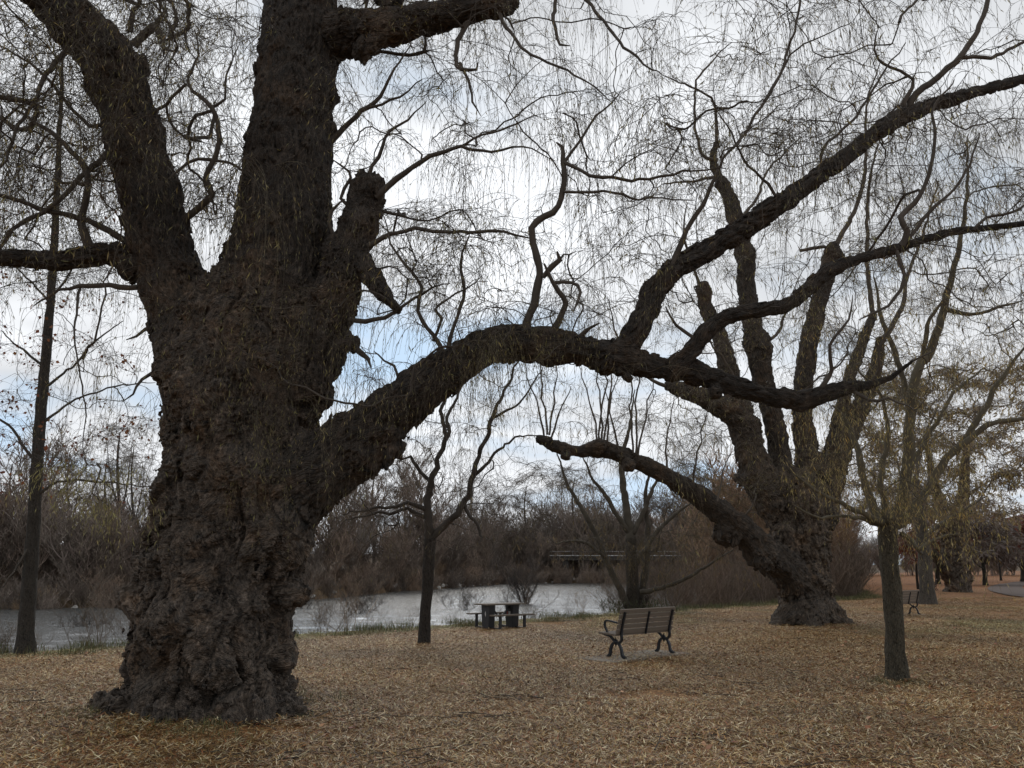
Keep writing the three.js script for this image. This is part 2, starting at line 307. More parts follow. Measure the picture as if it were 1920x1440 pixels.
  const relief = (x, y, z, burl, d0, thin, nb) => {
    const wx = noise3(x * 1.7, y * 1.7, z * 1.7), wy = noise3(x * 1.7 + 9, y * 1.7, z * 1.7 + 4), s = 1 - burl;
    let d = 0.05 * wx;
    if (burl > 0.03) d += burl * 0.2 * (0.5 - worley(x * 2.3 + wx * 0.5, y * 2.6 + wy * 0.4, z * 2.3));
    if (s > 0.03) d += s * 0.06 * (0.5 - worley(x * 4 + wx * 0.4, y * 3 + wy * 0.4, z * 4));
    if (Math.abs(d0 - d * amp * thin) > 0.18 * amp) return d;
    if (burl > 0.03) {                                          // knots packed on knots
      const q = noise3(x * 5, y * 5, z * 5), b = 0.5 - worley(x * 5.6 + wy * 0.7, y * 6 + wx * 0.7, z * 5.6), f = o.fine, c = cracks(x * 13 * f + q * 1.2, y * 15 * f + wx * 2, z * 13 * f + q);
      const fl = cracks(x * 3.1 + wx * 0.8 + q * 0.3, y * 0.75 + wy * 0.5, z * 3.1 + wy * 0.6);
      d += burl * (0.085 * (smooth(0, 0.3, fl) - 0.8) + 0.09 * b + 0.045 / f * (smooth(0, 0.4, c) - 0.75) + 0.02 * noise3(x * 24 * f, y * 20 * f, z * 24 * f));
    }
    if (s > 0.03 && nb) {                                       // long plates that follow the limb
      const X = x - nb.ax, Y = y - nb.ay, Z = z - nb.az, S = nb.len + X * nb.dx + Y * nb.dy + Z * nb.dz, A = X * nb.side.x + Y * nb.side.y + Z * nb.side.z, C = X * nb.back.x + Y * nb.back.y + Z * nb.back.z, f = o.fine * mix(1.5, 1, thin);
      const c = cracks(A * 10.5 * f + wx * 1.2, C * 10.5 * f, S * 2.9 * f + wy * 1.5), e = ridge(noise3(A * 22 * f, C * 22 * f, S * 7 * f));
      d += s * (0.062 * (smooth(0, 0.42, c) - 0.72) + 0.02 * (e - 0.6)) / Math.max(0.45, thin) * 0.8;
    }
    return d;
  };
  const pos = [], own = [], uv = [], col = [], vid = new Map(), edges = [], val = new Float32Array(9 * 9 * 9);
  const E = [[0, 1], [2, 3], [4, 5], [6, 7], [0, 2], [1, 3], [4, 6], [5, 7], [0, 4], [1, 5], [2, 6], [3, 7]];
  const key3 = (a, b, c) => (a * NY + b) * NZ + c;
  for (const l of near.values()) {
    if (l.m > diag + margin + KM * 0.5) continue;
    const cand = l.b.filter(([, d]) => d < l.m + 2 * diag + KM).map(([bi]) => bones[bi]); let neg = false, posi = false;
    for (let a = 0; a < 9; a++) for (let b = 0; b < 9; b++) for (let c = 0; c < 9; c++) { const f = field(cand, lo[0] + (l.i * B + a) * h, lo[1] + (l.j * B + b) * h, lo[2] + (l.k * B + c) * h); val[(a * 9 + b) * 9 + c] = f; if (f < 0) neg = true; else posi = true; }
    if (!neg || !posi) continue;
    const cv = new Float32Array(8);
    for (let a = 0; a < 8; a++) for (let b = 0; b < 8; b++) for (let c = 0; c < 8; c++) {
      let mask = 0; for (let q = 0; q < 8; q++) { cv[q] = val[((a + (q & 1)) * 9 + b + ((q >> 1) & 1)) * 9 + c + (q >> 2)]; if (cv[q] < 0) mask |= 1 << q; }
      const ga = l.i * B + a, gb = l.j * B + b, gc = l.k * B + c;
      const s0 = mask & 1; if (s0 !== (mask >> 1 & 1)) edges.push(ga, gb, gc, 0, s0); if (s0 !== (mask >> 2 & 1)) edges.push(ga, gb, gc, 1, s0); if (s0 !== (mask >> 4 & 1)) edges.push(ga, gb, gc, 2, s0);
      if (mask === 0 || mask === 255) continue;
      let x = 0, y = 0, z = 0, n = 0;
      for (const [p, q] of E) { const f0 = cv[p], f1 = cv[q]; if ((f0 < 0) === (f1 < 0)) continue; const t = f0 / (f0 - f1); x += mix(p & 1, q & 1, t); y += mix(p >> 1 & 1, q >> 1 & 1, t); z += mix(p >> 2, q >> 2, t); n++; }
      x = lo[0] + (ga + x / n) * h; y = lo[1] + (gb + y / n) * h; z = lo[2] + (gc + z / n) * h;
      let bb = null, bd = 1e9; for (const bo of cand) { if (bo.knob) continue; const d = dist(bo, x, y, z); if (d < bd) { bd = d; bb = bo; } }
      if (!bb) bb = cand[0];
      vid.set(key3(ga, gb, gc), pos.length / 3); pos.push(x, y, z); own.push(bb.pi);
      let su = 0, sc = 0, sv = 0, sw = 0;
      for (const bo of cand) {
        if (bo.pi !== bb.pi || bo.knob) continue;
        const X = x - bo.ax, Y = y - bo.ay, Z = z - bo.az, tt = X * bo.dx + Y * bo.dy + Z * bo.dz, out = Math.max(0, -tt, tt - bo.L), w = Math.exp(-out * out / (0.1 * bo.L * bo.L + 1e-5)) + 1e-6;
        su += w * (X * bo.side.x + Y * bo.side.y + Z * bo.side.z); sc += w * -(X * bo.back.x + Y * bo.back.y + Z * bo.back.z); sv += w * (bo.len + tt); sw += w;
      }
      uv.push((Math.atan2(su, sc) / 6.2832 + 0.5) * parts[bb.pi].K, sv / Math.max(sw, 1e-9) / o.tile);
      let qb = 0, qs = 0; for (const bo of cand) { if (bo.knob) continue; const w = 1 / (0.12 + Math.max(0, dist(bo, x, y, z))), w3 = w * w * w; qb += w3 * bo.burl; qs += w3; }
      col.push(...o.color(x, y, z, qs ? qb / qs : bb.burl));
    }
  }
  const tri = [];
  const D3 = [[[0, 0, 0], [0, -1, 0], [0, -1, -1], [0, 0, -1]], [[0, 0, 0], [0, 0, -1], [-1, 0, -1], [-1, 0, 0]], [[0, 0, 0], [-1, 0, 0], [-1, -1, 0], [0, -1, 0]]];
  for (let q = 0; q < edges.length; q += 5) {
    const v = D3[edges[q + 3]].map(([a, b, c]) => vid.get(key3(edges[q] + a, edges[q + 1] + b, edges[q + 2] + c))); if (v.includes(undefined)) continue;
    edges[q + 4] ? tri.push(v[0], v[1], v[2], v[0], v[2], v[3]) : tri.push(v[0], v[2], v[1], v[0], v[3], v[2]);
  }
  const g = new THREE.BufferGeometry(); g.setAttribute('position', new THREE.Float32BufferAttribute(pos, 3)); g.setIndex(tri); g.computeVertexNormals(); const nor = g.attributes.normal.array;
  return parts.map((pt, pi) => {
    const map = new Map(), mb = new MB();
    const put = (v, shift) => { const k = v * 2 + shift; let i = map.get(k); if (i === undefined) { i = mb.v(pos[v * 3], pos[v * 3 + 1], pos[v * 3 + 2], nor[v * 3], nor[v * 3 + 1], nor[v * 3 + 2], col.slice(v * 3, v * 3 + 3), uv[v * 2] + shift * pt.K, uv[v * 2 + 1]); map.set(k, i); } return i; };
    for (let t = 0; t < tri.length; t += 3) {
      if (own[tri[t]] !== pi) continue;
      const us = [0, 1, 2].map((k) => uv[tri[t + k] * 2]), wrap = Math.max(...us) - Math.min(...us) > pt.K * 0.5;
      for (let k = 0; k < 3; k++) mb.i.push(put(tri[t + k], wrap && us[k] < pt.K * 0.5 ? 1 : 0));
    }
    return mb.i.length ? mb.geo() : null;
  });
}

// ------------------------------------------------------------------ twigs: small sprays, many copies each
const droop = (r, p, d, L, g, n, kink, out = []) => { const q = p.clone(), e = d.clone().normalize(), s = L / n; out.push(q.clone()); for (let k = 0; k < n; k++) { e.x += (r() - 0.5) * kink; e.z += (r() - 0.5) * kink; e.y += (r() - 0.5) * kink - g * s; e.normalize(); q.addScaledVector(e, s); out.push(q.clone()); } return out; };
const taper = (n, a, b) => Array.from({ length: n }, (_, k) => mix(a, b, k / (n - 1)));
const jig = (r, c, k) => { const m = 1 + (r() - 0.5) * k; return [c[0] * m, c[1] * m * (1 + (r() - 0.5) * 0.1), c[2] * m]; };
function spray(seed, kind, o) {
  const r = rng(seed), tw = new MB(), lf = new MB(), R = o.r ?? 0.0024;
  const leaves = (pts, chance, from = 0.2) => {
    for (let k = Math.floor(from * pts.length); k < pts.length - 1; k++) for (let m = 0; m < (o.per ?? 1); m++) {
      if (r() > chance) continue;
      const d = V(pts[k + 1].x - pts[k].x, pts[k + 1].y - pts[k].y, pts[k + 1].z - pts[k].z).normalize(); d.x += (r() - 0.5) * 1.3; d.z += (r() - 0.5) * 1.3; d.y -= 0.25 * r() + 0.1; d.normalize();
      const a = r() * 6.28, s = V(Math.cos(a), 0.3 * (r() - 0.5), Math.sin(a)); s.addScaledVector(d, -s.dot(d)).normalize();
      const c = o.leafs[Math.floor(r() * o.leafs.length)], L = (o.leaf ?? 0.075) * (0.6 + 0.7 * r());
      lf.leaf(pts[k].clone().lerp(pts[k + 1], r()), d, s, L, L * (o.slim ?? 0.14), (r() - 0.5) * 0.25, jig(r, c, 0.5));
    }
  };
  const strand = (p, d, L, g, n, kink, r0, chance) => { const pts = droop(r, p, d, L, g, n, kink); tw.tube(pts, taper(pts.length, r0, r0 * 0.45), 3, jig(r, o.twig, 0.3)); leaves(pts, chance); return pts; };
  const round = (up) => { const a = r() * 6.28; return V(Math.cos(a), up, Math.sin(a)); };
  if (kind === 'tangle') {                                      // crooked branchlets that arch over
    const main = strand(V(0, 0, 0), V(1, 0.5, 0), 0.8, 0.2, 8, 0.4, R * 1.6, 0);
    for (let k = 0; k < 9; k++) {
      const p = main[1 + Math.floor(r() * 8)], s = strand(p, round(0.7 * r()), 0.3 + 0.5 * r(), 1.6 * r() + 0.6, 6, 0.42, R, o.chance * 0.8);
      for (let m = 0; m < 3; m++) strand(s[1 + Math.floor(r() * 5)], round(0.1 - 0.4 * r()), 0.12 + 0.3 * r(), 2 + 2 * r(), 4, 0.4, R * 0.65, o.chance);
    }
  } else if (kind === 'hang') {                                 // arch over, then hang
    const main = strand(V(0, 0, 0), V(1, 0.45, 0), 0.8, 0.9, 8, 0.3, R * 1.5, 0);
    for (let k = 0; k < 9; k++) {
      const p = main[1 + Math.floor(r() * 8)], s = strand(p, round(0.4), 0.45 + 0.95 * r(), 3 + 3 * r(), 9, 0.16, R, o.chance);
      for (let m = 0; m < 2; m++) strand(s[1 + Math.floor(r() * 5)], round(-0.4), 0.15 + 0.35 * r(), 4.5, 4, 0.25, R * 0.65, o.chance);
    }
  } else {                                                      // long hanging strands
    const main = strand(V(0, 0, 0), V(1, 0.2, 0), 0.7, 1.0, 6, 0.3, R * 1.4, 0);
    for (let k = 0; k < 7; k++) {
      const p = main[1 + Math.floor(r() * 6)], s = strand(p, round(0.3), 1.0 + 1.7 * r(), 5, 14, 0.1, R, o.chance);
      for (let m = 0; m < 3; m++) strand(s[2 + Math.floor(r() * 10)], round(-0.8), 0.2 + 0.4 * r(), 5, 5, 0.2, R * 0.65, o.chance * 1.2);
    }
  }
  return { twig: tw.geo(), leaf: lf.i.length ? lf.geo() : null };
}

// ------------------------------------------------------------------ growth: branches that reach for points spread through the crown
function grow(tree, o) {                                        // o: {limbs, sprays, targets, tip, color, seed}
  const r = rng(o.seed), N = { p: [], d: [], root: [], par: [], w: [], fixed: [] };
  const add = (p, d, root, par, fixed) => { N.p.push(p); N.d.push(d); N.root.push(root); N.par.push(par); N.w.push(0); N.fixed.push(fixed); return N.p.length - 1; };
  o.limbs.forEach((lb, li) => { let par = -1; const path = lb.path; path.forEach((q, k) => { if (lb.from && k / path.length < lb.from) return; const d = V(0, 0, 0).subVectors(path[Math.min(k + 1, path.length - 1)].p, path[Math.max(0, k - 1)].p).normalize(); par = add(q.p, d, li, par, q.r); }); });
  const out = o.limbs.map(() => new MB()), paths = [], sprayAt = o.sprays.map(() => []);
  const T = []; for (const a of o.targets) for (let k = 0; k < a.n; k++) { const p = at(mix(a.x[0], a.x[1], r()), mix(a.y[0], a.y[1], r()), mix(a.d[0], a.d[1], r())); if (!a.keep && noise3(p.x * 0.8 + o.seed, p.y * 0.8, p.z * 0.5) < -0.08 && r() < 0.75) continue; if (p.y > (a.min ?? 0.6)) T.push({ p, kinds: a.kinds, s: a.s ?? 1 }); }
  const nearest = (p, far) => { let b = -1, bc = 1e9; for (let i = 0; i < N.p.length; i++) { const q = N.p[i], dx = p.x - q.x, dy = p.y - q.y, dz = p.z - q.z, L = Math.sqrt(dx * dx + dy * dy + dz * dz); if (L >= bc) continue; const c = (dx * N.d[i].x + dy * N.d[i].y + dz * N.d[i].z) / (L + 1e-6), cost = L * (1.28 - 0.28 * c + (dy < -0.3 ? 0.1 : 0)); if (cost < bc) { bc = cost; b = i; } } return [b, bc]; };
  for (const t of T) t.d0 = nearest(t.p)[1]; T.sort((a, b) => a.d0 - b.d0);
  for (const t of T) {
    const [ni] = nearest(t.p), a = N.p[ni], L = a.distanceTo(t.p); if (L < 0.12 || L > (o.reach ?? 3.2)) continue;
    const dir = V(0, 0, 0).subVectors(t.p, a).normalize(), p1 = a.clone().addScaledVector(N.d[ni], L * 0.22 * (r() + 0.3)).addScaledVector(dir, L * 0.2); p1.y += L * 0.08;
    const end = dir.clone().add(V((r() - 0.5) * 1.2, 0.5 - 0.3 * r(), (r() - 0.5) * 1.2)).normalize(), p2 = t.p.clone().addScaledVector(end, -L * 0.33);
    const own = N.fixed[ni] && !o.limbs[N.root[ni]].tube, root = own ? out.push(new MB()) - 1 : N.root[ni];
    const n = Math.max(3, Math.ceil(L / 0.13)), sd = r() * 100, pts = [a.clone()], ids = [ni]; let par = ni;
    for (let k = 1; k <= n; k++) {
      const s = k / n, u = 1 - s, q = V(0, 0, 0).addScaledVector(a, u * u * u).addScaledVector(p1, 3 * u * u * s).addScaledVector(p2, 3 * u * s * s).addScaledVector(t.p, s * s * s);
      const m = (o.gnarl ?? 0.1) * Math.min(L, 1.4) * Math.sin(Math.PI * Math.min(1, s * 1.1)), f = 2.6; q.x += m * noise3(q.x * f, q.y * f, sd); q.y += m * noise3(q.x * f + 7, q.y * f, sd + 9); q.z += m * noise3(q.z * f, q.y * f, sd + 5);
      q.x += (r() - 0.5) * 0.013; q.y += (r() - 0.5) * 0.013; q.z += (r() - 0.5) * 0.013;
      const d = V(0, 0, 0).subVectors(q, pts[pts.length - 1]).normalize(); par = add(q, d, root, par, 0); pts.push(q); ids.push(par);
    }
    for (let i = par; i >= 0 && !N.fixed[i]; i = N.par[i]) N.w[i]++;
    paths.push({ pts, ids, root });
    const place = (p, d, sc) => {
      const kinds = t.kinds ?? o.kinds, kk = kinds[Math.floor(r() * kinds.length)], list = o.sprays.map((s, i) => i).filter((i) => o.sprays[i].kind === kk), s = list[Math.floor(r() * list.length)];
      const e = (0.75 + 0.6 * r()) * sc * t.s; sprayAt[s].push(new THREE.Matrix4().compose(p, new THREE.Quaternion().setFromEuler(new THREE.Euler(0, -Math.atan2(d.z, d.x) + (r() - 0.5) * 0.9, (r() - 0.5) * 0.5)), V(e, e * (r() < 0.5 ? 1 : 1.15), e)));
    };
    place(t.p, N.d[par], 1);
    for (let k = 2; k < n; k++) if (r() < (o.along ?? 0.16)) { const a2 = r() * 6.28; place(pts[k], V(Math.cos(a2), 0, Math.sin(a2)), 0.72); }
  }
  // every first branch carries its own branchlets
  for (const pa of paths) {
    const lim = N.fixed[pa.ids[0]] || 1;
    const rad = pa.ids.map((i, k) => Math.min(lim * 0.7, o.tip * Math.pow(Math.max(1, N.w[k ? i : pa.ids[1]]), 0.46) * (k === 0 ? 1.25 : 1))), sides = rad[0] > 0.02 ? 6 : rad[0] > 0.009 ? 4 : 3;
    out[pa.root].tube(pa.pts, rad, sides, pa.ids.map((i) => { const p = N.p[i], m = 1 + 0.35 * noise3(p.x * 5, p.y * 5, p.z * 5); return [o.color[0] * m, o.color[1] * m, o.color[2] * m]; }), 0.25);
  }
  o.limbs.forEach((lb, li) => {
    if (lb.tube) { const q = lb.path, mb = out[li]; mb.tube(q.map((k) => k.p), q.map((k) => k.r * (1 + 0.16 * noise3(k.p.x * 7, k.p.y * 7, k.p.z * 7))), q[0].r > 0.05 ? 10 : 7, q.map(({ p }) => { const m = 1 + 0.4 * noise3(p.x * 6, p.y * 6, p.z * 6); return [o.color[0] * m, o.color[1] * m, o.color[2] * m]; }), 0.3, true); }
  });
  out.forEach((mb) => { if (mb.i.length) part('branch', mb.geo(), M.branch, tree); });
  o.sprays.forEach((s, i) => { if (!sprayAt[i].length) return; copies('twigs', s.twig, M.twig, sprayAt[i], tree); if (s.leaf) copies('leaves', s.leaf, M.leaf, sprayAt[i], tree); });
  return paths.length;
}
const wander = (path, amp0, f0 = 3) => [[amp0, f0], [amp0 * 0.55, f0 * 3.1]].reduce((path, [amp, f]) => path.map((q, k) => { const w = k === 0 ? 0 : Math.min(1, k / 3); return { p: V(q.p.x + amp * w * noise3(q.p.x * f, q.p.y * f, q.p.z * f + 3), q.p.y + amp * w * noise3(q.p.x * f + 5, q.p.y * f, q.p.z * f), q.p.z + amp * w * noise3(q.p.x * f, q.p.y * f + 8, q.p.z * f)), r: q.r }; }), path);
const sprays = (seed, list) => list.flatMap(([kind, n, o]) => Array.from({ length: n }, (_, k) => ({ kind, ...spray(seed + k * 13 + kind.length * 101, kind, o) })));
const barkColor = (x, y, z, burl) => {
  const a = fbm3(x * 1.3, y * 1.3, z * 1.3, 3), b = fbm3(x * 6 + 3, y * 5, z * 6, 3), g = noise3(x * 23, y * 17, z * 23), red = smooth(0.02, 0.35, a + 0.5 * b), pale = smooth(0.15, 0.6, b + 0.4 * g), k = (1 + 0.45 * b + 0.35 * g) * mix(0.66, 1.75, smooth(0.2, 0.95, burl + 0.5 * a));
  return [(0.088 + 0.010 * red + 0.046 * pale) * k, (0.071 - 0.002 * red + 0.041 * pale) * k, (0.057 - 0.010 * red + 0.036 * pale) * k];
};

// ------------------------------------------------------------------ the great willow on the left, with its arching limb
const OLIVE = [[0.22, 0.20, 0.065], [0.28, 0.23, 0.08], [0.17, 0.155, 0.06], [0.31, 0.24, 0.11]];
const DULL = [[0.10, 0.085, 0.045], [0.15, 0.12, 0.06], [0.085, 0.07, 0.045]];
const TW = [0.085, 0.066, 0.048];
const S = (list, step) => smoothPath(trace(list), step);
{
  const tree = thing('willow_tree', 'huge old burl-covered willow in the left foreground with a limb arching over the lawn', 'tree');
  const bump = (px, py, w, D) => { const p = at(px, py, D); return [p, w / 2 * scaleAt(p)]; };
  const limbs = [
    { name: 'trunk', burl: 0.95, k: 0.28, path: S([[390, 1440, 322, 9.6], [392, 1350, 306], [398, 1260, 292], [402, 1190, 288], [408, 1130, 292], [425, 1060, 288], [440, 1000, 282], [452, 900, 280], [454, 800, 270], [458, 700, 284], [470, 640, 262], [500, 570, 212, 9.6]], 0.25),
      knobs: [bump(268, 1128, 84, 9.3), bump(350, 1172, 150, 8.85), bump(425, 1165, 120, 8.9), bump(400, 1236, 120, 8.85), bump(290, 1256, 100, 9.1), bump(530, 1236, 56, 9.3), bump(538, 1110, 76, 9.3), bump(206, 1335, 80, 9.25), bump(180, 1362, 70, 9.2), bump(262, 1335, 100, 9.1), bump(520, 1345, 90, 9.2), bump(460, 1330, 130, 8.85), bump(345, 1345, 130, 8.85), bump(330, 880, 60, 9.3), bump(520, 1000, 130, 9.0), bump(350, 1030, 110, 9.0), bump(420, 760, 150, 9.05), bump(600, 740, 46, 9.5), bump(470, 900, 140, 9.0)] },
    ...[[[450, 1330, 120, 9.5], [540, 1345, 80, 9.2], [590, 1372, 34, 8.9]], [[330, 1330, 130, 9.4], [225, 1352, 84, 9.2], [160, 1378, 34, 9.0]], [[390, 1330, 140, 9.2], [340, 1385, 84, 8.7], [300, 1412, 30, 8.35]], [[420, 1330, 140, 9.2], [470, 1380, 80, 8.75], [520, 1408, 28, 8.4]]].map((q) => ({ name: 'root', burl: 0.9, k: 0.2, path: S(q, 0.2) })),
    { name: 'limb', burl: 0.25, k: 0.16, path: S([[500, 600, 205, 9.6], [515, 520, 185], [530, 440, 178], [538, 360, 170], [540, 300, 165], [552, 200, 150], [560, 100, 141], [567, 0, 134], [574, -120, 128], [580, -300, 110], [590, -520, 84, 9.2]], 0.3), knobs: [bump(625, 185, 30, 9.5), bump(622, 240, 26, 9.5), bump(470, 320, 30, 9.5), bump(440, 480, 60, 9.5)] },
    { name: 'limb', burl: 0.3, k: 0.16, path: S([[390, 700, 160, 9.5], [362, 620, 150], [330, 545, 132], [306, 470, 120], [288, 390, 116], [262, 300, 110], [240, 210, 106, 9.3], [208, 125, 108], [150, 52, 100, 8.8], [80, -20, 92], [-20, -110, 84, 8.2], [-140, -220, 70, 7.6]], 0.3), knobs: [bump(250, 500, 60, 9.4), bump(185, 165, 60, 9.1), bump(245, 130, 60, 9.2)] },
    { name: 'limb', burl: 0.6, k: 0.14, path: S([[560, 700, 150, 9.4], [600, 610, 120], [640, 520, 96], [664, 450, 84], [684, 385, 76], [692, 350, 66, 9.2]], 0.25), knobs: [bump(700, 360, 44, 9.15), bump(655, 640, 40, 9.3)] },
    { name: 'limb', burl: 0.3, k: 0.06, path: S([[668, 480, 60, 9.25], [698, 520, 46], [722, 555, 32], [745, 580, 18, 9.0]], 0.2) },
    { name: 'limb', burl: 0.35, k: 0.16, path: S([[480, 960, 160, 9.55], [570, 905, 150, 9.3], [640, 855, 132], [710, 800, 118], [775, 742, 102], [840, 692, 88, 9.0], [900, 658, 76], [960, 645, 70], [1030, 648, 68], [1100, 660, 62], [1165, 676, 60, 8.7], [1230, 688, 48], [1300, 700, 45], [1370, 722, 42], [1440, 742, 42], [1495, 752, 42], [1540, 740, 36], [1580, 728, 28], [1630, 722, 20, 8.6], [1672, 708, 12, 8.55], [1712, 676, 6, 8.4]], 0.25), knobs: [bump(695, 858, 84, 9.05), bump(730, 820, 70, 9.0), bump(1180, 708, 26, 8.65), bump(1340, 735, 30, 8.6), bump(1030, 668, 46, 8.75), bump(660, 800, 60, 9.2), bump(1470, 745, 46, 8.6)] },
    { name: 'limb', burl: 0.12, k: 0.1, path: S([[1140, 680, 54, 8.7], [1178, 640, 48], [1212, 585, 46], [1232, 535, 47], [1270, 502, 46], [1350, 455, 45], [1420, 411, 42, 8.9], [1490, 364, 39], [1560, 311, 37], [1640, 252, 34], [1700, 216, 32, 9.2], [1765, 192, 27], [1845, 168, 23], [1930, 146, 20], [2050, 110, 16, 9.6], [2200, 60, 12]], 0.25) },
    { name: 'limb', burl: 0.15, k: 0.1, path: S([[1265, 692, 40, 8.6], [1298, 652, 36], [1335, 611, 34], [1390, 585, 31, 8.4], [1470, 575, 29], [1512, 545, 30], [1558, 506, 30], [1605, 487, 20, 8.4], [1700, 460, 18], [1780, 436, 16], [1850, 427, 15], [1930, 418, 13], [2060, 400, 10, 8.6]], 0.22) },
    { name: 'limb', burl: 0.45, k: 0.12, path: S([[560, 90, 110, 9.4], [650, 60, 84], [720, 52, 72], [790, 36, 62], [860, 22, 56, 9.0], [942, 8, 44, 8.9], [960, 2, 30]], 0.22), knobs: [bump(680, 92, 50, 9.2), bump(728, -8, 60, 9.2), bump(650, 75, 50, 9.3)] },
    { name: 'limb', burl: 0.2, k: 0.1, path: S([[310, 478, 60, 9.5], [240, 478, 46], [180, 478, 44], [100, 490, 39], [40, 484, 34], [-40, 478, 30, 9.0], [-160, 450, 24]], 0.22), knobs: [bump(220, 470, 30, 9.4)] },
  ];
  const geos = fieldMesh(limbs, { cell: 0.0195, k: 0.16, amp: 1, full: 0.34, fine: 1, tile: 0.8, color: barkColor, floor: -0.25 });
  limbs.forEach((l, i) => part(l.name, geos[i], l.burl > 0.5 ? M.burl : M.bark, tree));
  // traced branches of the second order
  const br = (list, step = 0.12, amp = 0.04) => ({ tube: true, path: wander(S(list.map((q, i) => [q[0], q[1], q[2] * (i === list.length - 1 ? 0.45 : 0.84), q[3]]), step), amp) });
